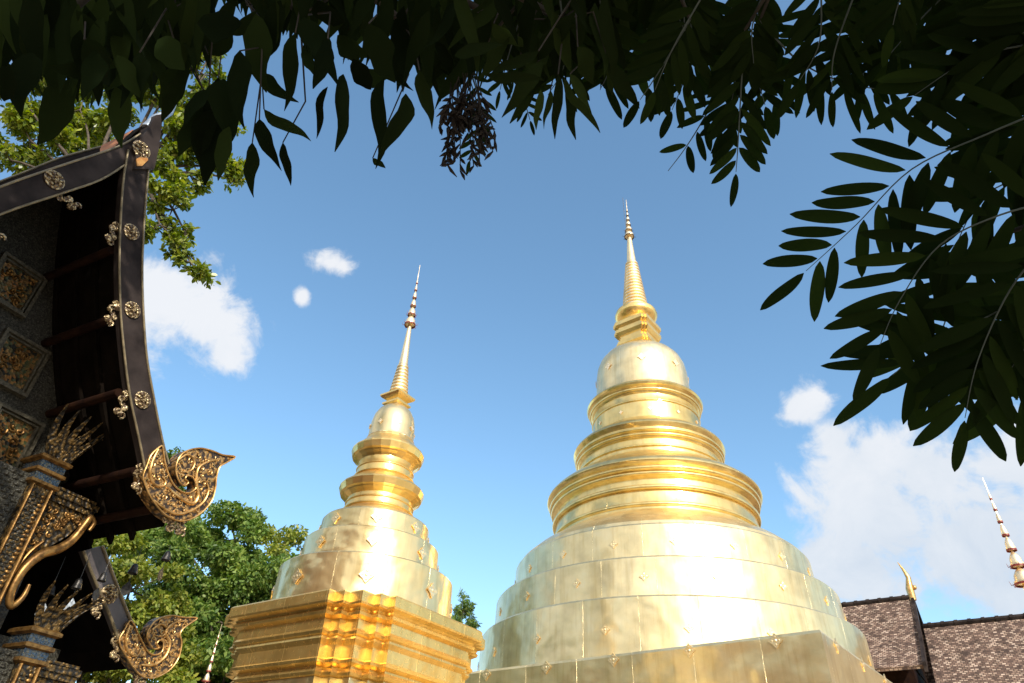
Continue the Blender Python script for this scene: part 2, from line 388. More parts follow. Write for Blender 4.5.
def umbrella(parent, z0, z1, r, mat, tiers=5, trim=None, name='tiered_umbrella'):
    m = MB(); H = z1-z0; z = z0; rr = r
    m.tube([(0, 0, z0-.02*H), (0, 0, z1)], [r*.16, r*.05], 6)
    for i in range(tiers):
        h = H*.13*(1-.09*i)
        m.lathe([(rr*.98, z), (rr, z+h*.15), (rr*.86, z+h*.2), (rr*.8, z+h*.55), (rr*.5, z+h*.85), (rr*.22, z+h)], 20, cap=True)
        z += H*.155*(1-.06*i); rr *= .72
    m.lathe([(rr*.5, z), (rr*.7, z+H*.03), (rr*.25, z+H*.07), (rr*.35, z+H*.1), (.002, z1)], 8)
    u = m.build(name, mat, parent, smooth=35)
    if trim:
        t = MB(); z = z0; rr = r
        for i in range(tiers):
            t.lathe([(rr*.9, z-H*.012), (rr*1.03, z-H*.014), (rr*1.03, z+H*.004), (rr*.9, z+H*.004)], 20, cap=False)
            if i < 2:
                for k in range(8):
                    a = k*pi/4; t.tube([(rr*cos(a), rr*sin(a), z), (rr*1.3*cos(a), rr*1.3*sin(a), z-H*.008), (rr*1.42*cos(a), rr*1.42*sin(a), z+H*.03)], [r*.05, r*.04, r*.01], 4)
            z += H*.155*(1-.06*i); rr *= .72
        t.build('hanging_trim', trim, u)
    return u

# large chedi (local z = height above ground)
AR = (5.43, 23.38); GR = radians(39)
chR = empty('golden_chedi', (AR[0], AR[1], 0), 0, label='large golden chedi with round stepped drums and a broad bell, behind on the right', cat='stupa')
# platform: square on plan, its sides turned 39 degrees
HP = 6.62
pm = MB(); pm.sweep([(-HP, -HP), (HP, -HP), (HP, HP), (-HP, HP)], [(1.6, 0), (1.6, .5), (1.3, .55), (1.3, 1.3), (.9, 1.45), (.9, 1.9), (.3, 2.1), (.12, 2.5), (0, 2.6), (0, 5.36), (-.03, 5.42), (-.9, 5.5)])
pl = pm.build('platform', M['sheetR'], chR); pl.rotation_euler = (0, 0, -GR)
src = None
for sd_ in range(4):
    a = sd_*pi/2
    for row, z in ((0, 5.30), (1, 4.02)):
        for k in range(-3, 4):
            s = k*1.9 + (0 if row == 0 else .25)
            if abs(s) > HP-.3: continue
            if src is None: o = src = rosette_mb(.15, .02).build('diamond_ornament', M['orn_flat'], pl)
            else: o = link(src.copy()); o.parent = pl
            o.location = (s*cos(a)+(HP+.003)*sin(a), s*sin(a)-(HP+.003)*cos(a), z); o.rotation_euler = (0, 0, a)
drR = [('lower_drum', 5.95, 5.40, 7.03, 5.6), ('middle_drum', 5.50, 7.06, 8.20, 5.0), ('upper_drum', 4.90, 8.24, 9.36, 0)]
for i, (nm, r, z0, z1, rin) in enumerate(drR):
    prof = [(r+.03, z0), (r+.01, z0+.3), (r-.02, z1-.05), (r-.06, z1), (r-.1, z1+.012)]
    prof += [(rin-.2, z1+.09)] if rin else [(4.76, 9.48), (4.4, 9.80), (3.9, 10.12), (3.5, 10.40)]
    d = MB().lathe(prof, 128).build(nm, M['sheetR'], chR, smooth=25)
    put_ornaments(d, r+.005, z0+(z1-z0)*.5, 18, .13, M['orn_flat'], radians(-90-13+6+10*(i % 2)))
def torus(rc, zc, a, n=6): return [(rc+a*cos(t), zc+a*sin(t)) for t in [(-pi/2)+pi*k/n for k in range(n+1)]]
m = MB().lathe([(3.56, 10.34)]+torus(3.56, 10.50, .075)+[(3.55, 10.60), (3.52, 10.99)]+torus(3.56, 11.07, .085)+[(3.53, 11.16), (3.51, 11.38), (3.60, 11.44)]+torus(3.62, 11.52, .07)
     + [(3.64, 11.6)]+torus(3.68, 11.69, .07)+[(3.68, 11.78), (3.79, 11.84), (3.83, 11.91), (3.81, 11.98), (3.68, 12.12), (3.42, 12.34), (3.1, 12.56), (2.74, 12.82)], 128)
m.build('lower_ring_moulding', M['ring'], chR, smooth=32)
m = MB().lathe([(2.68, 12.74), (2.66, 12.96)]+torus(2.66, 13.03, .055)+[(2.63, 13.10), (2.61, 13.32), (2.68, 13.38)]+torus(2.69, 13.46, .06)+[(2.70, 13.54)]+torus(2.73, 13.63, .06)
     + [(2.73, 13.73), (2.80, 13.81), (2.84, 13.88), (2.81, 13.96), (2.70, 14.08), (2.48, 14.26), (2.13, 14.52)], 128)
m.build('middle_ring_moulding', M['ring'], chR, smooth=32)
m = MB().lathe([(2.09, 14.48), (2.07, 15.18)]+torus(2.06, 15.24, .045)+[(2.05, 15.3), (2.04, 15.54), (2.11, 15.6)]+torus(2.12, 15.69, .065)+[(2.14, 15.79), (2.24, 15.85), (2.28, 15.93), (2.26, 15.99), (2.16, 16.08), (1.94, 16.24)], 128)
o = m.build('upper_ring_moulding', M['ring'], chR, smooth=32)
put_ornaments(o, 2.085, 14.85, 12, .08, M['orn'], .4)
b = MB().lathe([(1.93, 16.18), (1.88, 16.35), (1.86, 17.0), (1.84, 17.5), (1.79, 17.85), (1.68, 18.15), (1.48, 18.42), (1.22, 18.6), (.9, 18.72)], 96).build('bell', M['bell'], chR, smooth=60)
put_ornaments(b, 1.86, 17.35, 8, .17, M['orn'], .6)
def redent(h, s):     # square plan with stepped corners
    q = [(h-2*s, h), (h-2*s, h-s), (h-s, h-s), (h-s, h-2*s), (h, h-2*s)]
    q = q[::-1]; out = []
    for k in range(4):
        a = k*pi/2
        for x, y in q: out.append((x*round(cos(a))-y*round(sin(a)), x*round(sin(a))+y*round(cos(a))))
    return out
o = MB().sweep(redent(.68, .09), [(.1, 18.62), (.1, 18.85), (.02, 18.9), (0, 18.98), (.08, 19.05), (.08, 19.2), (-.02, 19.26), (-.02, 19.48), (.03, 19.52), (.12, 19.66), (.12, 19.82), (.03, 19.86), (.03, 19.95), (.14, 20.06), (.14, 20.24), (.0, 20.3)]).build('square_throne', M['mould'], chR); o.rotation_euler = (0, 0, -GR)
MB().lathe([(.60, 20.28), (.68, 20.36), (.66, 20.5), (.80, 20.60), (.90, 20.72), (.93, 20.82), (.88, 20.98), (.66, 21.1), (.56, 21.24), (.46, 21.3)], 48).build('lotus_ring', M['mould'], chR, smooth=35)
MB().lathe(spire_rings(21.2, 24.1, .58, .28, 15), 40).build('ringed_spire', M['spire'], chR, smooth=40)
MB().lathe([(.22, 24.08), (.21, 24.3), (.11, 25.75), (.08, 26.0)], 24).build('slender_shaft', M['spire'], chR, smooth=40)
umbrella(chR, 25.85, 28.5, .235, M['orn'], 6, M['gilt_dark'])
MB().tube([(-.12, -.05, 26.4), (-.16, -.05, 27.2), (-.17, -.05, 28.6)], .011, 5).tube([(-.12, -.05, 26.4), (0, 0, 26.35)], .015, 5).build('lightning_rod', M['bell_metal'], chR)

# small chedi on a redented base
AL = (-2.43, 12.77); GL = radians(35)
chL = empty('golden_chedi', (AL[0], AL[1], 0), 0, label='smaller golden chedi on a moulded square base with stepped corners, middle left', cat='stupa')
def plan_red(h, w_, s):   # half size, half width of the main face, step
    b = s*1.5
    q = [(h, w_), (h-s, w_), (h-s, w_+b), (h-2*s, w_+b), (h-2*s, h-2*s), (w_+b, h-2*s), (w_+b, h-s), (w_, h-s), (w_, h)]
    out = []
    for k in range(4):
        a = k*pi/2
        for x, y in q: out.append((x*round(cos(a))-y*round(sin(a)), x*round(sin(a))+y*round(cos(a))))
    return out
PL = plan_red(1.58, .87, .13)
prof = [(.75, 0), (.75, .35), (.6, .38), (.6, .8), (.35, .9), (.3, 1.2), (.12, 1.3), (.12, 1.45), (0, 1.5), (0, 3.55)]
o = MB().sweep(PL, prof).build('base', M['sheetL'], chL); o.rotation_euler = (0, 0, -GL); baseL = o
prof = [(-.01, 3.55), (.03, 3.57), (.05, 3.61), (.02, 3.66), (.02, 3.69), (.10, 3.73), (.11, 3.77), (.06, 3.80), (.06, 3.98), (.09, 4.02), (.11, 4.05), (.10, 4.09), (.13, 4.11), (.15, 4.15), (.12, 4.19), (.12, 4.33), (.19, 4.37), (.20, 4.41), (.17, 4.44), (.19, 4.47), (.27, 4.50), (.28, 4.53), (.28, 4.67), (.25, 4.70)]
o = MB().sweep(PL, prof).build('cornice', M['cornice'], chL); o.rotation_euler = (0, 0, -GL); o.parent = chL
src = None
for sd_ in range(4):
    for z, q in ((3.2, 0), (2.2, 0), (3.2, 1), (2.2, 1)):
        if q == 0: lx, ly, ra = 0, -1.583, 0
        else: lx, ly, ra = 1.31, -1.335, pi/4
        a = sd_*pi/2
        if src is None: o = src = rosette_mb(.12, .02).build('diamond_ornament', M['orn'], baseL)
        else: o = link(src.copy()); o.parent = baseL
        o.location = (lx*cos(a)-ly*sin(a), lx*sin(a)+ly*cos(a), z); o.rotation_euler = (0, 0, a+ra)
for i, (nm, r, z0, z1, rin) in enumerate([('lower_drum', 1.58, 4.69, 5.50, 1.2), ('middle_drum', 1.26, 5.51, 6.08, .95), ('upper_drum', 1.02, 6.09, 6.53, .62)]):
    prof = [(r+.01, z0), (r, z0+.1), (r-.01, z1-.02), (r-.03, z1), (rin, z1+(.05 if i < 2 else .2))]
    if i == 2: prof = [(r, z0), (r, z1-.04), (r-.02, z1-.01), (r-.12, z1+.05), (.72, 6.68), (.66, 6.74)]
    d = MB().lathe(prof, 96).build(nm, M['sheetL'], chL, smooth=25)
    put_ornaments(d, r+.004, (z0+z1)/2+.02, 8, .11 if i else .13, M['orn_flat'], -GL)
N12 = 24
def facet(prof, nm, ph=0): return MB().lathe(prof, N12, ph=ph).build(nm, M['mould'], chL)
MB().lathe([(.67, 6.72)]+torus(.665, 6.77, .025)+[(.655, 6.80), (.65, 6.88)]+torus(.65, 6.905, .02)+[(.64, 6.93), (.64, 7.0)], 64).build('lower_neck', M['mould'], chL, smooth=35)
facet([(.64, 6.99), (.68, 7.02), (.74, 7.06), (.76, 7.08), (.80, 7.10), (.84, 7.22), (.82, 7.26), (.70, 7.36), (.60, 7.44)], 'lower_lip', .2)
MB().lathe([(.60, 7.43)]+torus(.585, 7.48, .022)+[(.57, 7.5), (.565, 7.62)]+torus(.565, 7.645, .018)+[(.56, 7.67), (.555, 7.8)], 64).build('upper_neck', M['mould'], chL, smooth=35)
facet([(.55, 7.79), (.60, 7.84), (.65, 7.88), (.67, 7.90), (.71, 7.92), (.745, 8.04), (.73, 8.08), (.62, 8.18), (.52, 8.30), (.49, 8.38)], 'upper_lip', .2)
b = MB().lathe([(.50, 8.36), (.475, 8.42), (.47, 8.6), (.455, 8.78), (.42, 8.94), (.35, 9.08), (.26, 9.17), (.18, 9.22)], 64).build('bell', M['bell'], chL, smooth=60)
put_ornaments(b, .47, 8.62, 8, .06, M['orn'], -GL+.2)
o = MB().sweep([(-.17, -.17), (.17, -.17), (.17, .17), (-.17, .17)], [(.0, 9.17), (.0, 9.22), (.05, 9.25), (.05, 9.29), (-.01, 9.31), (-.01, 9.36), (.07, 9.41), (.10, 9.45), (.10, 9.49), (.02, 9.52)]).build('square_throne', M['mould'], chL); o.rotation_euler = (0, 0, -GL)
MB().lathe(spire_rings(9.5, 10.33, .215, .12, 9), 32).build('ringed_spire', M['spire'], chL, smooth=40)
MB().lathe([(.11, 10.32), (.1, 10.4), (.042, 11.5), (.03, 11.6)], 20).build('slender_shaft', M['spire'], chL, smooth=40)
umbrella(chL, 11.5, 13.42, .13, M['orn'], 6, M['red'])

# far small spires, each a slim chedi of its own
def small_chedi(px, py, D, r, H_umb, lab, ph):
    t = at_h(px, py, D); root = empty('slim_chedi', (t.x, t.y, 0), .3, label=lab, cat='stupa', group=None)
    T = t.z; z0 = T-H_umb
    umbrella(root, z0, T, r, M['orn'], 7, M['red'])
    MB().lathe([(r*.9, z0-1.5), (r*.75, z0-1.2), (r*.28, z0+.03)], 20).build('slender_shaft', M['spire'], root, smooth=40)
    MB().lathe(spire_rings(z0-2.7, z0-1.48, r*2.1, r*1.1, 9), 28).build('ringed_spire', M['spire'], root, smooth=40)
    zb = z0-2.7
    MB().lathe([(r*6.6, zb-2.6), (r*6.4, zb-2.2), (r*5.2, zb-2.0), (r*5, zb-1.5), (r*4.6, zb-.9), (r*3.6, zb-.35), (r*2, zb-.02), (r*1.9, zb+.02)], 48).build('bell', M['bell'], root, smooth=50)
    MB().sweep([(-r*6, -r*6), (r*6, -r*6), (r*6, r*6), (-r*6, r*6)], [(.5, 0), (.5, .5), (.2, .6), (.2, 1.0), (0, 1.1), (0, max(1.3, zb-3.0)), (.2, max(1.4, zb-2.85)), (.2, max(1.5, zb-2.6))]).build('base', M['plaster'], root)
    return root
small_chedi(982.5, 478, 19, .20, 2.55, 'slim spire with a tiered white and gold umbrella, beyond the roofs at the right edge', 0)
small_chedi(222, 624, 19.5, .10, 1.55, 'small pale spire standing in front of the green trees, left of the smaller chedi', 0)

# ------------------------------------------------------------------ tiled hall on the right
GH = radians(-55); hd = Vector((sin(GH), cos(GH), 0)); hn = Vector((-hd.y, hd.x, 0))  # hd runs away to the left; hn towards the camera
if hn.y > 0: hn = -hn
P0 = at_h(911, 598, 32); hall2 = empty('tiled_hall', (P0.x, P0.y, 0), atan2(-hd.y, -hd.x), label='hall with weathered brown clay tile roofs in two tiers, right of the large chedi', cat='temple hall')
# local +x = to the right (towards the viewer), local y = away from viewer is +/-: find sign
lx = -hd; ly = Vector((-lx.y, lx.x, 0)); sgn = 1 if ly.y > 0 else -1     # +y*sgn points away from the viewer
Zr = P0.z
def roof_plane(x0, x1, zr, w_, drop, name, th=.12, sag=.25):
    m = MB()
    for side in (-1, 1):
        n = 10; pts = []
        for i in range(n+1):
            f = i/n; pts.append((side*sgn*w_*f, zr-drop*f-sag*sin(pi*f)*1.0))
        L = 0
        for i in range(n):
            (y0, z0), (y1, z1) = pts[i], pts[i+1]; L2 = L+hypot(y1-y0, z1-z0)
            m.add([(x0, y0, z0), (x1, y0, z0), (x1, y1, z1), (x0, y1, z1)], [(0, 1, 2, 3)], [[(x0, -L), (x1, -L), (x1, -L2), (x0, -L2)]])
            m.add([(x0, y0, z0-th), (x1, y0, z0-th), (x1, y1, z1-th), (x0, y1, z1-th)], [(3, 2, 1, 0)])
            m.add([(x0, y0, z0), (x0, y0, z0-th), (x0, y1, z1-th), (x0, y1, z1)], [(0, 1, 2, 3)])
            m.add([(x1, y0, z0), (x1, y0, z0-th), (x1, y1, z1-th), (x1, y1, z1)], [(3, 2, 1, 0)])
            L = L2
        y1, z1 = pts[-1]; m.add([(x0, y1, z1), (x1, y1, z1), (x1, y1, z1-th), (x0, y1, z1-th)], [(0, 1, 2, 3)])
    return m.build(name, M['tiles'], hall2)
rf = roof_plane(-14, 0, Zr, 3.3, 3.1, 'upper_roof')
rl = roof_plane(.12, 15, Zr-1.12, 4.6, 4.6, 'lower_roof')
cap = MB(); cap.tube([(-14, 0, Zr+.03), (0, 0, Zr+.03)], .10, 8); 
for x in np.arange(-13.8, 0, .45): cap.tube([(x, 0, Zr+.03), (x+.12, 0, Zr+.03)], .125, 8)
cap.build('ridge_cap', M['lacquer'], rf)
cap = MB(); cap.tube([(.12, 0, Zr-1.09), (15, 0, Zr-1.09)], .10, 8)
for x in np.arange(.3, 15, .45): cap.tube([(x, 0, Zr-1.09), (x+.12, 0, Zr-1.09)], .125, 8)
cap.build('ridge_cap', M['lacquer'], rl)
bd = MB()
for side in (-1, 1):
    pr = [(side*3.45*f, Zr+.12-3.15*f-.25*sin(pi*f)) for f in [i/10 for i in range(11)]]
    for i in range(10):
        (y0, z0), (y1, z1) = pr[i], pr[i+1]
        v = [(x, y, z+dz) for x in (.0, .11) for (y, z) in ((y0, z0), (y1, z1)) for dz in (0, -.32)]
        bd.add(v, [(0, 1, 3, 2), (4, 6, 7, 5), (0, 2, 6, 4), (1, 5, 7, 3), (0, 4, 5, 1), (2, 3, 7, 6)])
bd.build('bargeboard', M['lacquer'], hall2)
MB().tube([(.05, 0, Zr-.1), (.05, 0, Zr+.35), (.12, 0, Zr+.8), (.02, 0, Zr+1.15), (-.1, 0, Zr+1.45)], [.13, .15, .09, .05, .012], 8).blob((.22, 0, Zr+.38), .1, 8).build('roof_finial', M['gilt_smooth'], hall2, smooth=50)
MB().box(-14, -.5, -1.6, 1.6, 0, Zr-2.75).build('wall', M['wood_red'], hall2); MB().box(-.497, 14.5, -3.4, 3.4, 0, Zr-4.85).build('wall', M['plaster'], hall2)
MB().add([(-.45, -2.4, Zr-2.75), (-.45, 2.4, Zr-2.75), (-.45, 0, Zr-.3)], [(0, 1, 2)]).build('gable_wall', M['wood_red'], hall2)
g = MB(); g.add([(14.5, -3.4, Zr-4.85), (14.5, 3.4, Zr-4.85), (14.5, 0, Zr-1.5)], [(0, 1, 2)])
g.build('gable_wall', M['wood_red'], hall2)

# ------------------------------------------------------------------ carved hall on the left
A = at_h(148, 118, 7.0); GA = radians(28)
dv = Vector((sin(GA), cos(GA), 0)); nv = Vector((-dv.y, dv.x, 0))
hall = empty('carved_temple_hall', (A.x, A.y, 0), pi/2-GA, label='dark temple hall with gilded naga bargeboards and carved gable, close on the left', cat='temple hall')
AZ = A.z
def hp(x, y, off=0.0):
    d = ray(x, y); p0 = Vector((A.x, A.y, 0))+nv*off; p = EYE+d*((p0-EYE).dot(nv)/d.dot(nv)); q = p-Vector((A.x, A.y, 0))
    return (q.dot(dv), p.z)
def smooth_poly(pts, k=4, closed=False):      # Catmull-Rom
    out = []; n = len(pts)
    for i in range(n if closed else n-1):
        g_ = lambda j: pts[j % n] if closed else pts[max(0, min(n-1, j))]
        p0, p1, p2, p3 = g_(i-1), g_(i), g_(i+1), g_(i+2)
        for s in range(k):
            t = s/k
            out.append(tuple(.5*((2*p1[c])+(-p0[c]+p2[c])*t+(2*p0[c]-5*p1[c]+4*p2[c]-p3[c])*t*t+(-p0[c]+3*p1[c]-3*p2[c]+p3[c])*t**3) for c in range(len(p1))))
    if not closed: out.append(tuple(pts[-1]))
    return out
Z3 = lambda x, y: (120+x/5.69, 430+y/5.69)
Z4 = lambda x, y: (x/4.555, 533+y/4.555)

def board(outer, inner, off0, off1, name, mat, er=.013):
    o = smooth_poly([hp(*p, off0) for p in outer], 4); i = smooth_poly([hp(*p, off0) for p in inner], 4)
    m = MB(); n = len(o)
    i = [i[min(len(i)-1, round(k*(len(i)-1)/(n-1)))] for k in range(n)]
    vs = []
    for y in (off0, off1):
        for a, b in zip(o, i): vs += [(a[0], y, a[1]), (b[0], y, b[1])]
    fs = []; q = 2*n
    for k in range(n-1):
        a = 2*k
        fs += [(a, a+1, a+3, a+2), (q+a, q+a+2, q+a+3, q+a+1), (a, a+2, q+a+2, q+a), (a+1, q+a+1, q+a+3, a+3)]
    fs += [(0, q, q+1, 1), (2*n-2, 2*n-1, q+2*n-1, q+2*n-2)]
    m.add(vs, fs)
    ob = m.build(name, mat, hall)
    e = MB()
    e.tube([(a[0], off0-.006, a[1]) for a in o], er, 6); e.tube([(b[0], off0-.006, b[1]) for b in i], er, 6)
    e.build('gilt_edging', M['gilt_edge'], ob, smooth=60)
    return ob, o, i

outR = [(152, 128), (148.5, 166), (143.5, 228), (142, 283), (145.7, 350), (153, 395), (162, 440), (168.5, 464)]
inR = [(128, 150), (122.6, 185), (119.3, 246), (120, 305), (123.7, 350), (129.5, 395), (139, 440), (147, 480)]
bR, oR, iR = board(outR, inR, -.07, .02, 'bargeboard', M['lacquer'])
bR['label'] = 'dark curved bargeboard descending to the upper naga finial'
outLf = [(140, 134), (117, 147), (60, 166), (0, 187), (-60, 214)]
inLf = [(126, 164), (100, 180), (60, 194), (0, 214.5), (-60, 244)]
bL, oL, iL = board(outLf, inLf, -.06, .02, 'bargeboard', M['lacquer'])
o2, i2 = [(100, 147), (60, 158), (20, 174), (-60, 204)], [(100, 153), (60, 166), (20, 181), (-60, 212)]
board(o2, i2, .06, .12, 'roof_edge_board', M['lacquer'])
outB = [(102, 546), (112, 573), (121, 597), (131, 622), (136, 636)]
inB = [(83, 551), (96, 584), (108, 612), (117, 636), (123, 655)]
OB = 1.10
bB, oB, iB = board(outB, inB, OB-.05, OB+.03, 'lower_bargeboard', M['lacquer_grey'], .018)
bB['label'] = 'weathered grey bargeboard of the lower roof tier'

naga_up = [Z3(*p) for p in [(128, 262), (150, 200), (175, 140), (225, 95), (240, 100), (252, 180), (272, 250), (304, 314), (350, 352), (392, 358), (425, 335), (428, 305), (408, 268), (378, 262), (368, 280), (385, 298), (364, 316), (338, 300), (318, 252), (316, 202), (336, 152), (380, 118), (450, 104), (520, 118), (580, 142), (652, 153), (600, 187), (565, 210), (547, 262), (540, 330), (520, 400), (480, 452), (430, 492), (370, 516), (310, 512), (250, 480), (205, 430), (165, 370), (140, 310)]]
naga_lo = [Z4(*p) for p in [(540, 490), (565, 440), (590, 400), (612, 425), (642, 490), (672, 540), (702, 555), (735, 540), (742, 500), (725, 488), (712, 505), (722, 522), (700, 528), (680, 508), (666, 470), (682, 428), (722, 390), (780, 376), (840, 385), (896, 388), (838, 430), (817, 462), (825, 500), (810, 570), (765, 628), (700, 660), (645, 652), (605, 612), (565, 550)]]
def naga(px, off0, off1, mat, scr):
    poly = smooth_poly([hp(*p, off0) for p in px], 4, True)
    ob = MB().prism(poly, off0, off1).build('naga_finial', mat, hall)
    e = MB(); ring = [(a, off0-.01, b) for a, b in poly]; e.tube(ring+[ring[0]], .010, 6)
    e.build('gilt_edging', M['gilt_smooth'], ob, smooth=60)
    s_ = MB()
    for path, r in scr:
        pts = smooth_poly([hp(*p, off0) for p in path], 5); k = len(pts)
        s_.tube([(a, off0-.012, b) for a, b in pts], [r*(.35+.65*sin(pi*min(1, (i+1)/(k))**.7)) for i in range(k)], 6)
    # leaf scrolls: small spirals with buds scattered over the face
    xs = [p[0] for p in poly]; zs = [p[1] for p in poly]
    def inside(x, z):
        c = False; n = len(poly)
        for i in range(n):
            x0, z0 = poly[i]; x1, z1 = poly[(i+1) % n]
            if (z0 > z) != (z1 > z) and x < (x1-x0)*(z-z0)/(z1-z0)+x0: c = not c
        return c
    rr = random.Random(3); got = []
    for _ in range(900):
        x, z = rr.uniform(min(xs), max(xs)), rr.uniform(min(zs), max(zs))
        if not (inside(x, z) and inside(x-.05, z) and inside(x+.05, z) and inside(x, z-.05) and inside(x, z+.05)): continue
        if any(hypot(x-a, z-b) < .068 for a, b in got): continue
        got.append((x, z)); a0 = rr.uniform(0, 6.28); q = rr.choice((-1, 1))
        sp = [(x+.034*(1-t)*cos(a0+q*t*6.5), off0-.006-.008*t, z+.034*(1-t)*sin(a0+q*t*6.5)) for t in [i/10 for i in range(11)]]
        s_.tube(sp, [.004+.006*i/10 for i in range(11)], 5)
        for j in range(3): s_.blob((x+.035*cos(a0+j*2.1), off0, z+.035*sin(a0+j*2.1)), .012, 5)
    s_.build('leaf_scrollwork', M['gilt_smooth'], ob, smooth=60)
    return ob
su = [([Z3(*p) for p in [(215, 110), (185, 170), (165, 240), (190, 310), (240, 320), (255, 290), (235, 265)]], .018),
      ([Z3(*p) for p in [(270, 330), (340, 390), (410, 420), (440, 370), (430, 300), (440, 220), (500, 180), (560, 170)]], .022),
      ([Z3(*p) for p in [(190, 400), (250, 450), (320, 480), (400, 460), (470, 410), (500, 340), (480, 290), (450, 300)]], .016),
      ([Z3(*p) for p in [(330, 170), (380, 140), (420, 180), (400, 230), (350, 240)]], .014)]
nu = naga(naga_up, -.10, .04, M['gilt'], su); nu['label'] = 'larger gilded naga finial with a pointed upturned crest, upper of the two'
sl_ = [([Z4(*p) for p in [(590, 420), (570, 480), (580, 540), (620, 560), (640, 530)]], .016),
       ([Z4(*p) for p in [(640, 600), (700, 600), (750, 560), (770, 500), (750, 450), (790, 410), (850, 400)]], .020),
       ([Z4(*p) for p in [(690, 440), (730, 415), (760, 440), (735, 470), (700, 465)]], .014)]
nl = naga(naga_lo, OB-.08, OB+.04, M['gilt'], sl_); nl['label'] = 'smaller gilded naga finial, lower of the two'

def mosaic_rosette(par, x, y, r, off):
    s, z = hp(x, y, off); m = MB(); m.lathe([(r, 0), (r*1.02, .012), (r*.86, .02), (r*.8, .012)], 16)
    for k in range(8):
        a = k*pi/4; m.blob((r*.62*cos(a), r*.62*sin(a), .016), r*.25, 6, (1, 1, .7))
    for k in range(6):
        a = k*pi/3; m.blob((r*.28*cos(a), r*.28*sin(a), .024), r*.16, 6, (1, 1, .8))
    m.blob((0, 0, .028), r*.14, 8)
    o = m.build('rosette', M['rosette'], par, smooth=60); o.location = (s, off, z); o.rotation_euler = (pi/2, .3*random.random(), 0)
for (x, y) in ((131, 232), (132, 310), (142, 400)): mosaic_rosette(bR, x, y, .095, -.073)
mosaic_rosette(bR, 141, 150, .115, -.10)
mosaic_rosette(bL, 54, 180, .105, -.063); mosaic_rosette(bL, -20, 212, .105, -.063)
mosaic_rosette(bB, 109, 594, .105, OB-.053)
def side_ornament(par, x, y, L, off=-.03, ang=None):
    s, z = hp(x, y, off); m = MB(); a = ang if ang is not None else radians(-75); d = Vector((cos(a), 0, sin(a))); q = Vector((-d.z, 0, d.x))
    rr = random.Random(int(x*7+y))
    for i in range(7):
        f = i/6-.5; c = d*(L*f)+q*(.035*sin(i*2.1))
        m.blob((s+c.x, off+rr.uniform(-.02, .02), z+c.z), .030+.014*sin(i*1.7), 6, (1, .8, 1))
        sp = [Vector((s, off-.02, z))+c+(d*cos(t*6+i)+q*sin(t*6+i))*(.045*(1-t)) for t in [j/8 for j in range(9)]]
        m.tube(sp, .011, 5)
    tip = d*(L*.62); m.tube([(s+d.x*L*.4, off, z+d.z*L*.4), (s+tip.x-.02, off, z+tip.z)], [.025, .004], 6)
    m.build('fringe_ornament', M['rosette'], par, smooth=60)
for (x, y, a) in ((112, 233, -80), (112, 313, -80), (122, 404, -75), (138, 478, -70)): side_ornament(bR, x, y, .24, ang=radians(a))
side_ornament(bL, 64, 199, .26, ang=radians(10)); side_ornament(bL, -15, 230, .26, ang=radians(10))
side_ornament(nu, 168, 521, .2, ang=radians(-25)); side_ornament(nu, 180, 526, .14, ang=radians(-60))
side_ornament(bB, 97, 603, .24, OB-.03, ang=radians(-70)); side_ornament(bB, 115, 645, .26, OB-.03, ang=radians(-65)); side_ornament(nl, 139, 682, .18, OB-.03, ang=radians(-30))
# apex post and finial
sA, zA = hp(146, 140, -.05)
MB().prism([hp(*p) for p in [(131, 150), (150, 118), (157, 117), (153, 150), (148, 172), (128, 172)]], -.11, .1).build('apex_block', M['lacquer'], hall)
MB().prism([hp(*p, -.12) for p in [(136, 159), (139, 157.5), (147, 158), (148, 160), (142, 166), (137, 166)]], -.125, -.112).build('apex_leaf', simple('orange_gilt', (.5, .2, .05), (.7, .36, .10), 12, .4, .5), hall)
s1, z1 = hp(156, 119)
MB().tube([(s1-.03, 0, z1-.25), (s1, 0, z1), (s1+.10, 0, z1+.28), (s1+.08, 0, z1+.6), (s1-.02, 0, z1+.95)], [.075, .06, .045, .03, .008], 8).build('roof_finial', M['tin'], hall, smooth=60)

# roof sheets: the upper tier and the lower side tiers run back from the gable
ru = smooth_poly([(0.0, zA+.16)]+[((a[0]*.45+b[0]*.55), (a[1]*.45+b[1]*.55)) for a, b in list(zip(oR, iR))[3::4]]+[hp(160, 505), hp(166, 526)], 2)
def roof(pts, mirror, y0, y1, th, name, mat, x_mid=0.0, under=M['wood_dark']):
    m = MB(); m2 = MB(); P = [((2*x_mid-x) if mirror else x, z) for x, z in pts]
    for i in range(len(P)-1):
        (x0, z0), (x1, z1) = P[i], P[i+1]
        m.add([(x0, y0, z0+th), (x1, y0, z1+th), (x1, y1, z1+th), (x0, y1, z0+th)], [(0, 1, 2, 3)], [[(y0, -z0*1.2), (y0, -z1*1.2), (y1, -z1*1.2), (y1, -z0*1.2)]])
        m.add([(x0, y0, z0), (x1, y0, z1), (x1, y1, z1), (x0, y1, z0)], [(3, 2, 1, 0)])
        m.add([(x0, y0, z0), (x0, y0, z0+th), (x1, y0, z1+th), (x1, y0, z1)], [(0, 1, 2, 3)])
    x1, z1 = P[-1]; m.add([(x1, y0, z1), (x1, y0, z1+th), (x1, y1, z1+th), (x1, y1, z1)], [(0, 1, 2, 3)])
    return m.build(name, mat, hall)
M['tile_orange'] = simple('orange_clay_tiles', (.30, .10, .04), (.50, .20, .08), 5, .8)
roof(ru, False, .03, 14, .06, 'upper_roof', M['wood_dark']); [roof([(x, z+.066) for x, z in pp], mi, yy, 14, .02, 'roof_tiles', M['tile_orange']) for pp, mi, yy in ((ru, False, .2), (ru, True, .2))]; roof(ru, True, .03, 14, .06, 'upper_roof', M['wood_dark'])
sB0 = hp(92, 549, OB); sB1 = hp(127, 648, OB)
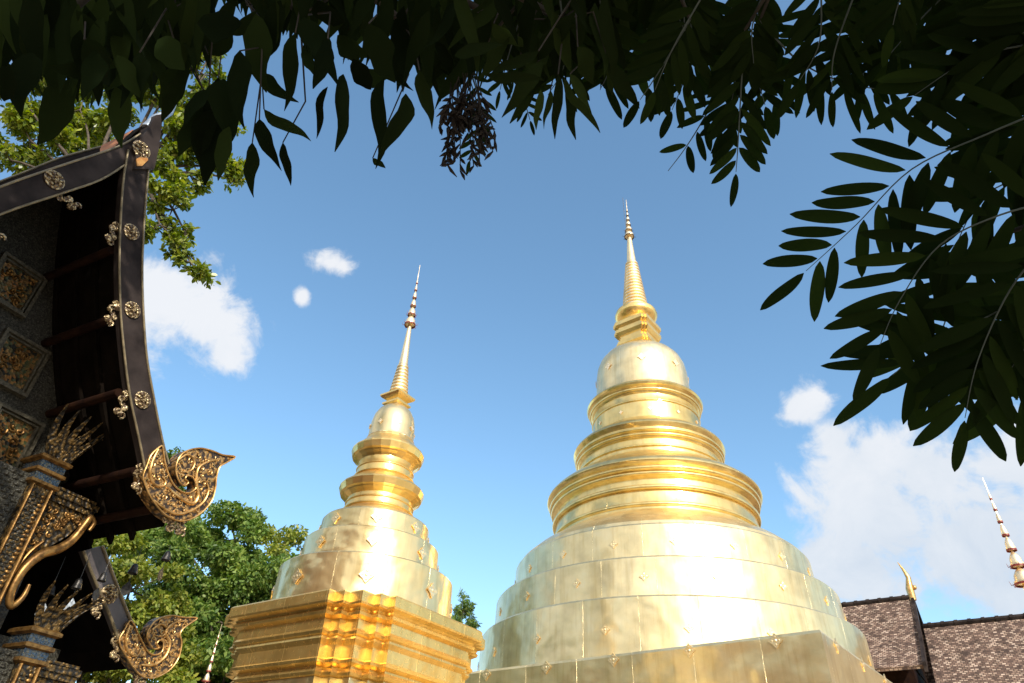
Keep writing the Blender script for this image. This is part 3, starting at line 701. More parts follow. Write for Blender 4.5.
rlw = [(sB0[0]-.12, sB0[1]+.22), sB0, ((sB0[0]+sB1[0])/2-.03, (sB0[1]+sB1[1])/2-.03), sB1, hp(140, 668, OB)]
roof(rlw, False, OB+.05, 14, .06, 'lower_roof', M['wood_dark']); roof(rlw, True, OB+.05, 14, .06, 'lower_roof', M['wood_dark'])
# rafters and purlins under the eaves
for k, (x, y) in enumerate(((119, 250), (121, 318), (127, 392), (143, 470), (158, 508))):
    s, z = hp(x, y); MB().tube([(s-.05, .04, z-.03), (s-.05, 13, z-.03)], .05, 8).build('purlin', M['wood_red'], hall, smooth=60)
for k in range(9):
    y = .45+.35*k
    if y > 1.15: continue
    m = MB()
    for i in range(len(ru)-1):
        (x0, z0), (x1, z1) = ru[i], ru[i+1]; m.add([(x0, y, z0-.02), (x1, y, z1-.02), (x1, y+.06, z1-.02), (x0, y+.06, z0-.02), (x0, y, z0-.1), (x1, y, z1-.1), (x1, y+.06, z1-.1), (x0, y+.06, z0-.1)], [(4, 5, 1, 0), (7, 3, 2, 6), (4, 7, 6, 5)])
    m.build('rafter', M['wood_dark'], hall)

# gable wall with framed relief panels
WO = 1.2
gw = [(x, z-.02) for x, z in ru]; zb = 1.0
poly = [(-x, z) for x, z in gw[::-1]]+gw[1:]; poly = [(-gw[-1][0]+.5, zb)]+[p for p in poly if abs(p[0]) < gw[-1][0]-.45]+[(gw[-1][0]-.5, zb)]
wall = MB().prism(poly, WO, WO+.15).build('gable_wall', M['wall'], hall)
MB().box(-2.6, 2.6, WO+.4, 13.5, 0, 3.2).build('hall_wall', M['wall'], hall)
def frame(m, x0, x1, z0, z1, t, y0, y1):
    m.box(x0, x1, y0, y1, z1-t, z1); m.box(x0, x1, y0, y1, z0, z0+t); m.box(x0, x0+t, y0, y1, z0+t, z1-t); m.box(x1-t, x1, y0, y1, z0+t, z1-t)
pz = [(hp(45, 281, WO)[1], hp(23, 320, WO)[1]), (hp(48, 354, WO)[1], hp(25, 400, WO)[1])]
pz.append((pz[1][1]-.17, pz[1][1]-.17-.62))
xr = [hp(45, 281, WO)[0], hp(48, 354, WO)[0], hp(40, 430, WO)[0]]
for i, (zt, zl) in enumerate(pz):
    for xs in ((xr[i]-.52, xr[i]), (xr[i]-1.14, xr[i]-.62)):
        fr = MB(); frame(fr, xs[0], xs[1], zl, zt, .035, WO-.07, WO+.0); frame(fr, xs[0]+.045, xs[1]-.045, zl+.045, zt-.045, .02, WO-.045, WO)
        f_ = fr.build('panel_frame', M['frame'], wall)
        rr = random.Random(i*9+int(xs[0]*10)); pm = MB(); pm.box(xs[0]+.066, xs[1]-.066, WO-.012, WO-.003, zl+.066, zt-.066)
        cx, cz = (xs[0]+xs[1])/2, (zl+zt)/2
        pm2 = MB()
        for k in range(10):
            x, z = rr.uniform(xs[0]+.11, xs[1]-.11), rr.uniform(zl+.11, zt-.11); a0 = rr.uniform(0, 6); q = rr.choice((-1, 1))
            pm2.tube([(x+.055*(1-t)*cos(a0+q*6*t), WO-.02-.01*t, z+.055*(1-t)*sin(a0+q*6*t)) for t in [j/12 for j in range(13)]], .010, 5)
            pm2.blob((x, WO-.03, z), .02, 6)
        pm.build('relief_panel', M['panel_fill'], f_); pm2.build('relief_scrollwork', M['gilt_warm'], f_, smooth=60)

# pillars with lotus capitals, carved brackets
def capital(par, x0, x1, y0, y1, z, h, sc):
    m = MB(); cx, cy = (x0+x1)/2, (y0+y1)/2; hx, hy = (x1-x0)/2, (y1-y0)/2
    pl_ = [(-hx, -hy), (hx, -hy), (hx, hy), (-hx, hy)]
    m.sweep(pl_, [(.0, z-.0), (.035, z+.02), (.035, z+.05), (.01, z+.06), (.01, z+.13)], (cx, cy))
    m.sweep(pl_, [(.012, z+.13), (.04, z+.145), (.04, z+.175), (.012, z+.19)], (cx, cy))
    m.sweep(pl_, [(.012, z+.26), (.05, z+.28), (.05, z+.31), (.02, z+.33)], (cx, cy))
    bnd = m.build('capital_moulding', M['gilt_warm'], par)
    MB().sweep(pl_, [(.014, z+.055), (.014, z+.135)], (cx, cy)).sweep(pl_, [(.016, z+.18), (.016, z+.27)], (cx, cy)).build('glass_mosaic_band', M['glass_blue'], par)
    pt = MB()
    for row in range(2):
        H = h*(.62+.38*row); z0 = z+.32
        for fx, fy, tx, ty, L in ((0, -1, 1, 0, hx), (1, 0, 0, 1, hy)):
            n = 4+row
            for k in range(n):
                u = ((k+.5-.5*row)/(n-row)*2-1)*L if n-row > 0 else 0
                bx, by = cx+tx*u+fx*hx, cy+ty*u+fy*hy
                w_ = L/n*1.0
                lean = .10+.16*row; spread = u/L*.16
                out = []
                for t in [i/6 for i in range(7)]:
                    c = Vector((bx+fx*(lean*t*t+.02)+tx*spread*t, by+fy*(lean*t*t+.02)+ty*spread*t, z0+H*t))
                    ww = w_*(.7+.5*sin(pi*min(1, t*1.1)))*(1 if t < .75 else max(.04, (1-t)/.25))
                    out.append((c, ww))
                l = [c-Vector((tx, ty, 0))*ww for c, ww in out]; r_ = [c+Vector((tx, ty, 0))*ww for c, ww in out]
                pt.tube(l+r_[::-1], .006*sc, 5)
                for i in range(6):
                    pt.add([l[i], r_[i], r_[i+1], l[i+1]], [(0, 1, 2, 3)])
    pt.build('lotus_petals', M['gilt_dark'], par)
def lattice(par, x0, x1, y, z0, z1, st):
    m = MB(); z = z0; row = 0
    while z < z1:
        x = x0+st*(.5 if row % 2 else 0)
        while x < x1:
            m.add([(x, y, z), (x+st*.42, y-.001, z+st*.1), (x, y-.02, z+st*.55), (x-st*.42, y-.001, z+st*.1), (x, y-.012, z+st*.12)], [(0, 1, 4), (1, 2, 4), (2, 3, 4), (3, 0, 4)])
            x += st
        z += st*.62; row += 1
    m.build('mosaic_lattice', M['wall'], par)
def pillar(px_top, off, wd, zbot, bracket, beamL, hh):
    s, z = hp(*px_top, off); x1 = s; x0 = s-wd; y0, y1 = off, off+.28
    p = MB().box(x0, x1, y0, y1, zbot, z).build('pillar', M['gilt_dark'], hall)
    lp = MB().box(x0-.52, x0-.003, y0+.06, y1, zbot, z+.1).build('lattice_panel', M['wall'], p)
    lattice(lp, x0-.48, x0-.03, y0+.056, zbot+.5, z+.08, .085)
    lattice(p, x0+.06, x1-.08, y0-.004, zbot+.5, z-.06, .06)
    e = MB()
    for xx in (x0+.02, x1-.02): e.tube([(xx, y0-.01, zbot+.1), (xx, y0-.01, z)], .018, 6); 
    for xx in (x1-.07,):
        k = zbot+.5
        while k < z-.05: e.blob((xx, y0-.005, k), .024, 6, (1, .7, .8)); k += .045
    e.build('pillar_edging', M['gilt_warm'], p, smooth=60)
    capital(p, x0, x1, y0, y1, z, hh, 1)
    # beam end and bracket
    b = MB(); b.box(x1+.0, x1+beamL, y0+.03, y1-.03, z+.0, z+.06); b.box(x1, x1+beamL*.97, y0+.05, y1-.05, z-.06, z-.002); b.box(x1, x1+beamL*.9, y0+.02, y1-.02, z+.063, z+.09)
    b.build('beam_end', M['gilt_dark'], hall)
    br = MB(); Lb, Hb = bracket
    tri = [(x1+.002, z-.065), (x1+Lb, z-.065), (x1+Lb*.78, z-.065-Hb*.26), (x1+Lb*.42, z-.065-Hb*.5), (x1+Lb*.25, z-.065-Hb*.72), (x1+.002, z-.065-Hb)]
    br.prism(tri, y0+.08, y1-.08); o = br.build('eave_bracket', M['gilt_dark'], hall)
    t = MB(); P_ = lambda u, v: (x1+Lb*u, y0+.05, z-.07-Hb*v)
    t.tube(smooth_poly([P_(*q) for q in ((1.12, .14), (1.16, .04), (1.04, .0), (.98, .10), (.86, .30), (.66, .44), (.40, .54), (.20, .72), (.14, .95), (.26, 1.1), (.40, 1.0), (.42, .86))], 5), [.018+.030*sin(pi*i/55) for i in range(56)], 8)
    t.tube(smooth_poly([P_(*q) for q in ((.05, 1.2), (.02, .9), (.12, .6), (.3, .42))], 5), .018, 6)
    rr = random.Random(11)
    for k in range(34):
        u = rr.uniform(.06, .85); v = rr.uniform(.04, max(.06, .62-.62*u))
        c = P_(u, v); a0 = rr.uniform(0, 6)
        t.tube([(c[0]+.035*(1-q)*cos(a0+6*q), c[1]+.02-.01*q, c[2]+.035*(1-q)*sin(a0+6*q)) for q in [j/8 for j in range(9)]], .008, 5)
        t.blob((c[0], c[1]+.015, c[2]), .016, 6)
    t.build('bracket_scrollwork', M['gilt_warm'], o, smooth=60)
pillar((53, 492), .78, .24, 0, (.50, .95), .56, .46)
pillar((41, 668), .66, .22, 0, (.46, .8), .44, .36)

# bells hung from the eave, each on its own wire
def hanging_bell(px, py, off, wire, lab, s=1.0, sgrp='small bells hanging under the upper eave'):
    sx, z = hp(px, py, off); p = Vector((A.x, A.y, 0))+dv*sx+nv*off
    root = empty('hanging_bell', (p.x, p.y, z), random.uniform(0, 3), label=lab, cat='bell', group=sgrp)
    MB().lathe([(.045*s, -.05*s), (.05*s, -.045*s), (.036*s, 0), (.030*s, .03*s), (.018*s, .05*s), (.005, .055*s)], 14, cap=False).build('bell_body', M['bell_metal'], root, smooth=50)
    MB().tube([(0, 0, .05*s), (.0, 0, wire)], .0035, 4).tube([(0, 0, .04*s), (0, 0, -.13*s)], .003, 4).build('wire', M['bell_metal'], root)
    MB().prism([(0, -.12*s), (.055*s, -.19*s), (.04*s, -.24*s), (0, -.27*s), (-.045*s, -.235*s), (-.05*s, -.18*s)], -.002, .002).build('leaf_clapper', M['tin'] if 'pale' in lab else M['bell_metal'], root)  # clapper tone carries the light: pale tin where lit, dark metal in silhouette
hanging_bell(167, 556, .1, .13, 'dark bell nearest the bottom of the upper naga finial', 1.0)
hanging_bell(134, 569, .7, .26, 'dark bell against yellow green leaves beside the lower bargeboard', 1.1)
hanging_bell(103, 577, .55, .24, 'dark bell hanging in front of the lower bargeboard', .9)
hanging_bell(78, 584, 1.0, .32, 'bell with pale leaf clapper in the shade left of the lower bargeboard', 1.1)
hanging_bell(51, 590, 1.2, .36, 'bell with pale leaf clapper beside the carved pillar bracket', 1.1)

# ------------------------------------------------------------------ trees
def leaf_cloud(centres, radii, count, size, asp=.5, flat=.6, up=.5, droop=.15, shell=.5):
    """leaf blades, five points each folded on the midrib, gathered in clumps"""
    c = np.asarray(centres, float); r = np.asarray(radii, float)
    if r.ndim == 1: r = np.stack([r, r, r*.75], 1)
    vol = (r[:, 0]*r[:, 1]*r[:, 2])**.8; idx = rng.choice(len(c), size=count, p=vol/vol.sum())
    d = rng.normal(size=(count, 3)); d /= np.linalg.norm(d, axis=1)[:, None]
    rad = shell+(1-shell)*rng.random(count)**.6
    inner = rng.random(count) < .25; rad[inner] = rng.random(inner.sum())
    p = c[idx]+d*rad[:, None]*r[idx]*rng.uniform(.82, 1.12, (count, 1))
    ax = rng.normal(size=(count, 3)); ax += d*.8; ax[:, 2] -= droop*3; ax /= np.linalg.norm(ax, axis=1)[:, None]
    nm = rng.normal(size=(count, 3))*flat; nm[:, 2] += up; nm += d*.35
    sd_ = np.cross(nm, ax); sd_ /= np.linalg.norm(sd_, axis=1)[:, None]+1e-9; nm = np.cross(ax, sd_)
    L = size*rng.uniform(.6, 1.35, (count, 1)); W = L*asp*.5
    v = np.stack([p, p+ax*L*.28+sd_*W*.85+nm*W*.3, p+ax*L*.68+sd_*W*.9+nm*W*.25, p+ax*L-nm*L*.12, p+ax*L*.68-sd_*W*.9+nm*W*.25, p+ax*L*.28-sd_*W*.85+nm*W*.3], 1)
    V = v.reshape(-1, 3); F = np.arange(count*6).reshape(-1, 6)
    return V, F
def limb(m, a, b, r0_, r1, wob=.25, n=7, seed=0):
    rr = random.Random(seed); a = Vector(a); b = Vector(b); L = (b-a).length
    pts = []; off = Vector((0, 0, 0))
    for i in range(n):
        t = i/(n-1); off = off+Vector((rr.uniform(-1, 1), rr.uniform(-1, 1), rr.uniform(-.5, .5)))*wob*L/n*.5
        pts.append(a.lerp(b, t)+off*(sin(pi*t)))
    m.tube(pts, [r0_+(r1-r0_)*i/(n-1) for i in range(n)], 8); return pts
def tree(name, base, blobs, nleaf, size, mat, lab, trunk_r=.25, cat='tree', asp=.5, group=None, sub=9, crown_kw={}):
    root = empty(name, base, 0, label=lab, cat=cat, group=group); B = Vector(base)
    cs = []; rs = []; m = MB(); rr = random.Random(hash(lab) % 1000 if False else len(lab))
    cen = sum((Vector(b[0]) for b in blobs), Vector())/len(blobs)-B
    fork = Vector((cen.x*.35, cen.y*.35, cen.z*.45))
    limb(m, (0, 0, 0), fork, trunk_r, trunk_r*.7, .15, 8, 3)
    for i, (c, r) in enumerate(blobs):
        c = Vector(c)-B; limb(m, fork, c, trunk_r*.45, trunk_r*.12, .3, 7, i+1)
        R = Vector(r) if hasattr(r, '__len__') else Vector((r, r, r*.75))
        for k in range(sub):
            d = Vector((rr.gauss(0, 1), rr.gauss(0, 1), rr.gauss(0, 1))).normalized(); q = c+Vector((d.x*R.x, d.y*R.y, d.z*R.z))*rr.uniform(.45, .95)
            cs.append(tuple(q)); f = rr.uniform(.22, .42); rs.append((R.x*f, R.y*f, R.z*f*.8))
            if k % 2 == 0: limb(m, c, q, trunk_r*.1, trunk_r*.03, .3, 4, k)
    m.build('trunk', M['bark'], root, smooth=60)
    V, F = leaf_cloud(cs, rs, nleaf, size, asp, **crown_kw)
    np_mesh('crown', V, F, mat, root)
    return root
def hb(x, y, D, r): return (tuple(at_h(x, y, D)), r)

tree('broadleaf_tree', tuple(at_h(200, 700, 27)*1)[:2]+(0,),
     [hb(235, 540, 27, 1.9), hb(200, 570, 26, 2.0), hb(175, 545, 28, 1.6), hb(215, 620, 26, 2.2), hb(262, 575, 27, 1.7), hb(180, 650, 27, 2.2), hb(250, 640, 27, 1.8), hb(180, 475, 29, 1.3), hb(155, 510, 29, 1.6), hb(220, 700, 26, 2.2)],
     85000, .17, M['leaf_tree'], 'large dense green tree behind the halls and left of the smaller chedi', .4, sub=14)
tree('broadleaf_tree', tuple(at_h(110, 700, 22))[:2]+(0,),
     [hb(130, 590, 22, 1.3), hb(120, 640, 22, 1.5), hb(165, 610, 23, 1.0), hb(100, 560, 23, 1.4), hb(145, 665, 21.5, 1.2), hb(75, 620, 23, 1.5)],
     26000, .15, M['leaf_yellow'], 'yellow green leafy tree seen between the two naga finials', .25, sub=10)
tree('broadleaf_tree', tuple(at_h(300, 700, 30))[:2]+(0,),
     [hb(283, 545, 30, 1.25), hb(270, 535, 30, .7), hb(305, 585, 30, 1.4), hb(280, 600, 30, 1.5), hb(310, 640, 30, 1.6)],
     8000, .17, M['leaf_yellow'], 'airy light green tree just left of the smaller chedi drums', .2, sub=8)
tree('slender_tree', tuple(at_h(463, 640, 48))[:2]+(0,),
     [hb(463, 612, 48, (.75, .75, .8)), hb(462, 628, 48, (1.1, 1.1, .7)), hb(463, 600, 48, (.35, .35, .6))],
     2600, .28, M['leaf_tree'], 'small distant treetop between the two chedis', .12, asp=.2, sub=6)

# the wood that closes the court behind and beside the visitor (out of the picture, mirrored in the gold)
cs, rs = [], []; r2 = random.Random(9)
for az_ in list(range(196, 316, 6))+list(range(84, 128, 9)):
    Dd = r2.uniform(24, 30); H = (r2.uniform(8, 10.5) if az_ < 236 else r2.uniform(13, 17) if az_ < 290 else r2.uniform(11.5, 14)) if az_ > 150 else r2.uniform(6, 9)
    bx, by = Dd*sin(radians(az_)), Dd*cos(radians(az_))
    for k in range(12):
        z = H*r2.uniform(.25, .95); cs.append((bx+r2.uniform(-2, 2), by+r2.uniform(-2, 2), z)); rs.append(r2.uniform(1.3, 2.2))
V, F = leaf_cloud(cs, rs, 42000, .5, .5)
np_mesh('surrounding_wood', V, F, M['leaf_tree'], None, label='green wood that closes the temple court behind the viewer', cat='wood', kind='stuff')

# sunlit tree whose branches reach over the left hall roof
D0 = 11.5
nb = [hb(170, 90, D0, .55), hb(195, 100, D0, .5), hb(175, 145, D0, .55), hb(200, 140, D0, .5), hb(222, 165, D0, .38), hb(190, 175, D0, .38), hb(165, 190, D0, .42), hb(160, 225, D0, .4), hb(185, 232, D0, .28),
      hb(205, 75, D0, .42), hb(190, 262, D0, .30), hb(205, 275, D0, .24), hb(178, 250, D0, .25), hb(213, 50, D0, .4), hb(235, 180, D0, .2),
      hb(80, 110, D0+2, .8), hb(30, 140, D0+2, .7), hb(110, 125, D0+2, .7), hb(60, 130, D0+2, .6), hb(130, 80, D0+2, .8), hb(20, 90, D0+2, .8), hb(225, 125, D0, .34), hb(180, 115, D0, .45), hb(160, 160, D0, .4), hb(172, 210, D0, .3), hb(10, 160, D0+2, .4), hb(85, 150, D0+2, .35), hb(190, 30, D0, .7)]
nb_root = empty('overhanging_tree', tuple(at_h(60, 700, 13.5))[:2]+(0,), 0, label='tree with sunlit yellow green leaves rising behind the left hall gable', cat='tree')
B = Vector(nb_root.location); m = MB(); cs = []; rs = []
trunk_top = at_h(60, 330, 13.0)-B; limb(m, (0, 0, 0), trunk_top, .26, .18, .1, 8, 2)
top2 = at_h(90, 190, 12.5)-B; limb(m, trunk_top, top2, .18, .12, .1, 6, 4)
rr = random.Random(5)
hub2 = at_h(140, 170, 12)-B; limb(m, top2, hub2, .1, .07, .1, 5, 4)
for i, (c, r) in enumerate(nb):
    c = Vector(c)-B; src_ = hub2 if i < 15 or i == 23 else top2
    limb(m, src_, c, .045, .015, .35, 7, i+7)
    for k in range(5):
        d = Vector((rr.gauss(0, 1), rr.gauss(0, 1), rr.gauss(0, 1))).normalized()*r*rr.uniform(.5, 1)
        cs.append(tuple(c+d)); rs.append(r*rr.uniform(.3, .5)); limb(m, c, c+d, .015, .005, .3, 4, k)
m.build('trunk', M['bark'], nb_root, smooth=60)
V, F = leaf_cloud(cs, rs, 22000, .12, .5, up=.5, shell=.2)
np_mesh('crown', V, F, M['leaf_near'], nb_root)

# ------------------------------------------------------------------ overhead branches
def leaf_blade(base, tip, width, nrm, curve=0., fold=.25, droop=.08, rows=11, kind='broad'):
    base = Vector(base); tip = Vector(tip); ax = tip-base; L = ax.length; ax.normalize()
    sd_ = nrm.cross(ax).normalized(); n2 = ax.cross(sd_)
    V = []; swv = rr.uniform(-.055, .055) if kind == 'broad' else rr.uniform(-.012, .012)
    tw = rr.uniform(-1.5, 1.5) if kind == 'broad' else rr.uniform(-.5, .5)
    for i in range(rows+1):
        t = i/rows
        if kind == 'broad': w_ = width*.44*(sin(pi*min(1, t**.8))**.8)*(1-.2*t)
        else: w_ = width*.37*max(0, sin(pi*t**.97))**.52
        if t == 0 or t == 1: w_ = width*.02
        c = base+ax*(L*t)+sd_*(curve*L*t*t+swv*L*sin(2*pi*t)*(1-t*.3))-n2*(droop*L*t*t)
        wv = 1+(.10*sin(t*14+width*90) if kind == 'broad' else 0)
        a_ = tw*(t-.3); s2 = sd_*cos(a_)+n2*sin(a_); m2_ = n2*cos(a_)-sd_*sin(a_)
        V += [c-s2*w_*wv+m2_*w_*fold, c, c+s2*w_*(2-wv)+m2_*w_*fold]
    F = []
    for i in range(rows):
        a = 3*i; F += [(a, a+1, a+4, a+3), (a+1, a+2, a+5, a+4)]
    return V, F
class LeafSet:
    def __init__(s): s.V = []; s.F = []
    def add(s, V, F):
        b = len(s.V); s.V += [tuple(v) for v in V]; s.F += [tuple(b+j for j in f) for f in F]
    def build(s, name, mat, parent, org):
        return np_mesh(name, np.array(s.V)-np.array(org), np.array(s.F), mat, parent, smooth=True)

rr = random.Random(21)
# ---- long drooping leaves (left and centre)
T1 = Vector((-3.4, -2.6, 0)); t1 = empty('long_leaved_tree', T1, 0, label='shaded tree with long drooping leaves overhead, filling the top left of the picture', cat='tree')
bark1 = MB(); fork1 = Vector((-2.6, -1.4, 4.6))
limb(bark1, (0, 0, 0), fork1-T1, .22, .16, .12, 9, 1)
LS = LeafSet()
Zb = lambda x, y: (150+x/2.56, y/2.56)
explicit = [ # base, tip (zoomed px), width px, curve
 ((372, 85), (345, 285), 50, -.05), ((395, 45), (470, 235), 105, .12), ((455, 222), (405, 352), 26, .1), ((495, 190), (490, 378), 62, .0),
 ((600, 200), (575, 432), 52, .02), ((570, 405), (602, 432), 22, 0), ((655, 240), (625, 408), 62, -.18), ((262, 365), (243, 497), 44, .12), ((280, 305), (320, 440), 50, .05),
 ((340, 365), (357, 477), 30, 0), ((292, 280), (402, 372), 40, .05), ((175, 200), (165, 482), 95, -.05), ((155, 262), (72, 292), 42, .15), ((160, 280), (105, 402), 70, .1),
 ((105, 180), (5, 292), 52, .1), ((262, 30), (285, 235), 85, .05), ((270, 190), (350, 262), 45, .1), ((150, 140), (245, 20), 60, .1), ((120, 60), (230, 70), 90, 0),
 ((210, 90), (270, 40), 30, 0), ((340, 0), (300, 170), 60, -.1), ((430, 0), (500, 90), 80, .1), ((500, 0), (515, 60), 40, 0), ((455, 100), (440, 220), 60, 0), ((690, 180), (720, 330), 50, 0),
 ((560, 60), (600, 210), 90, .1), ((230, 130), (215, 330), 70, .1), ((640, 60), (700, 180), 90, -.1), ((130, 20), (60, 130), 80, .1), ((395, 110), (425, 200), 50, 0),
 ((545, 200), (610, 200), 60, 0), ((750, 60), (760, 190), 70, .1), ((520, 150), (560, 240), 60, .1), ((480, 90), (540, 170), 60, 0), ((860, 190), (1010, 200), 40, -.05), ((1005, 160), (900, 290), 60, .1),
 ((960, 190), (1040, 110), 50, 0), ((880, 60), (960, 130), 60, 0), ((1060, 200), (1140, 350), 30, .1), ((1000, 230), (990, 330), 30, 0)]
Zc = lambda x, y: (480+x/2.56, y/2.56)
ex2 = [((150, 130), (20, 195), 36, .05), ((190, 150), (55, 290), 55, .1), ((200, 190), (195, 355), 32, 0), ((220, 210), (245, 358), 36, .05), ((230, 190), (290, 290), 34, 0), ((180, 230), (160, 330), 26, 0), ((330, 150), (330, 250), 30, .1), ((330, 160), (400, 280), 50, .1), ((250, 120), (300, 220), 60, 0), ((120, 80), (180, 200), 70, 0), ((100, 160), (190, 150), 60, 0)]
Zd = lambda x, y: (x/3.796, y/3.796)
ex3 = [((440, 330), (462, 560), 95, .03), ((280, 300), (150, 570), 120, -.1), ((530, 200), (530, 420), 90, .1), ((690, 250), (610, 440), 100, -.15), ((790, 340), (680, 440), 60, .1), ((790, 380), (700, 600), 110, -.1), ((850, 300), (840, 540), 130, .05), ((870, 480), (810, 683), 70, .05), ((120, 200), (60, 420), 120, 0), ((760, 60), (770, 250), 60, 0), ((370, 200), (350, 360), 90, 0), ((40, 250), (10, 400), 80, 0), ((600, 150), (700, 260), 120, 0), ((320, 150), (420, 330), 120, 0), ((200, 180), (180, 330), 110, .1)]
def add_px_leaf(b, t, w_, cv, dist, jit=.12):
    d1 = dist+rr.uniform(-jit, jit); d2 = dist+rr.uniform(-jit, jit)
    P1 = at(*b, d1); P2 = at(*t, d2); nn = (EYE-(P1+P2)/2).normalized()+Vector((rr.uniform(-.45, .45), rr.uniform(-.45, .45), rr.uniform(-.45, .45)))
    V, F = leaf_blade(P1, P2, w_/FPX*dist*.90, nn.normalized(), cv+rr.uniform(-.06, .06), rr.uniform(.1, .5), rr.uniform(-.1, .25))
    LS.add(V, F); return P1
def stem(m, a, b, T, r=.006):
    mid = (a+b)/2+Vector((rr.uniform(-.1, .1), rr.uniform(-.1, .1), rr.uniform(0, .15)))
    m.tube([a-T, mid-T, b-T], [r*1.8, r*1.3, r], 5)
tw_nodes = [at(x, y, 3.0) for x, y in ((60, 20), (170, 10), (250, 5), (300, 15), (400, 20), (480, 10), (560, 20))]
hub = at(200, -150, 3.2); limb(bark1, fork1-T1, hub-T1, .12, .07, .2, 8, 4)
for i, p in enumerate(tw_nodes): limb(bark1, hub-T1, p-T1, .035, .014, .25, 7, i)
for lst, Z, sc in ((explicit, Zb, 2.56), (ex2, Zc, 2.56), (ex3, Zd, 3.796)):
    for b, t, w_, cv in lst:
        dist = rr.uniform(2.5, 3.1); P = add_px_leaf(Z(*b), Z(*t), w_/sc, cv, dist)
        nn = min(tw_nodes, key=lambda q: (q-P).length)
        if rr.random() < .6: stem(bark1, nn, P, T1, .0026)
def bottom1(x):
    xs = [-60, 0, 60, 110, 150, 185, 205, 222, 240, 260, 300, 340, 370, 400, 440, 480, 520, 560, 600, 640]
    ys = [110, 92, 92, 100, 95, 90, 55, 8, 5, 30, 30, 48, 62, 82, 95, 80, 70, 75, 78, 60]
    return float(np.interp(x, xs, ys))
GAPS = [(222, 30, 22, 42), (252, 45, 16, 30), (312, 40, 16, 40), (345, 10, 10, 18), (45, 108, 30, 18), (200, 110, 12, 20), (150, 118, 16, 24), (420, 60, 10, 14), (520, 72, 12, 18), (575, 60, 10, 14)]
cnt = 0
while cnt < 430:
    x = rr.uniform(-60, 620); yb = bottom1(x); y = rr.uniform(-70, yb)
    Lp = rr.uniform(58, 105); a = radians(rr.gauss(88, 34))
    if any(((x-gx)/gw)**2+((y+28-gy)/gh)**2 < 1 for gx, gy, gw, gh in GAPS): cnt += 1; continue
    tx, ty = x+Lp*cos(a)*.6, y+Lp*sin(a)
    if ty > bottom1(tx)+rr.uniform(0, 18): y -= ty-bottom1(tx); ty = bottom1(tx)+rr.uniform(-5, 12)
    add_px_leaf((x, y), (tx, ty), rr.uniform(13, 23), rr.uniform(-.15, .15), rr.uniform(2.7, 4.2)); cnt += 1
for k in range(110):      # the crown goes on past the left edge
    x = rr.uniform(-420, -60); y = rr.uniform(-180, 90); add_px_leaf((x, y), (x+rr.uniform(-30, 30), y+rr.uniform(60, 90)), rr.uniform(14, 24), rr.uniform(-.15, .15), rr.uniform(2.8, 4))
# ---- a hanging cluster of narrow dry pods
pods = MB()
for k in range(26):
    x0_, y0_ = 466+rr.gauss(0, 7), 78+rr.uniform(-6, 6); x1_, y1_ = x0_+rr.gauss(-2, 15), y0_+rr.uniform(35, 88); dd_ = 2.9+rr.uniform(-.08, .08)
    pa, pb = at(x0_, y0_, dd_), at(x1_, y1_, dd_); pods.tube([pa-T1, pa.lerp(pb, .5)-T1+Vector((rr.uniform(-.01, .01), 0, 0)), pb-T1], .0022, 4)
    for q in range(9):
        b_ = pa.lerp(pb, .3+.7*(q+1)/9); L = rr.uniform(.035, .07); d = Vector((rr.uniform(-.8, .8), rr.uniform(-.5, .5), -.9)).normalized()
        pods.tube([b_-T1, b_+d*L*.5-T1, b_+d*L-T1+Vector((rr.uniform(-.01, .01), 0, 0))], [.003, .0075, .0015], 5)
pods.build('seed_pods', M['pods'], t1, kind='stuff')
# ---- shade crown that hangs above and behind the visitor
cs, rs = [], []
for c, r in (((-3.3, .9, 10.2), 1.5), ((-3.9, .0, 9.2), 1.5), ((-3.4, -2.2, 8), 2.2), ((-1.2, -2.6, 7.2), 1.9), ((-4.6, 1.2, 11.5), 1.3)):
    for k in range(14):
        d = Vector((rr.gauss(0, 1), rr.gauss(0, 1), rr.gauss(0, 1))).normalized()*r*rr.uniform(.3, .95); cs.append(tuple(Vector(c)+d)); rs.append(r*.38)
V, F = leaf_cloud(cs, rs, 11000, .26, .4)
LSv = np.array(LS.V); nV = len(LSv)
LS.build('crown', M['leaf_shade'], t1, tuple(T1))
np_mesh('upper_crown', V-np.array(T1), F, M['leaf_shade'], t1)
for c in ((-3.3, .9, 10.2), (-3.9, 0, 9.2), (-3.4, -2.2, 8), (-1.2, -2.6, 7.2), (-4.6, 1.2, 11.5)): limb(bark1, fork1-T1, Vector(c)-T1, .11, .03, .25, 7, 2)
bark1.build('trunk', M['twig'], t1, smooth=60)

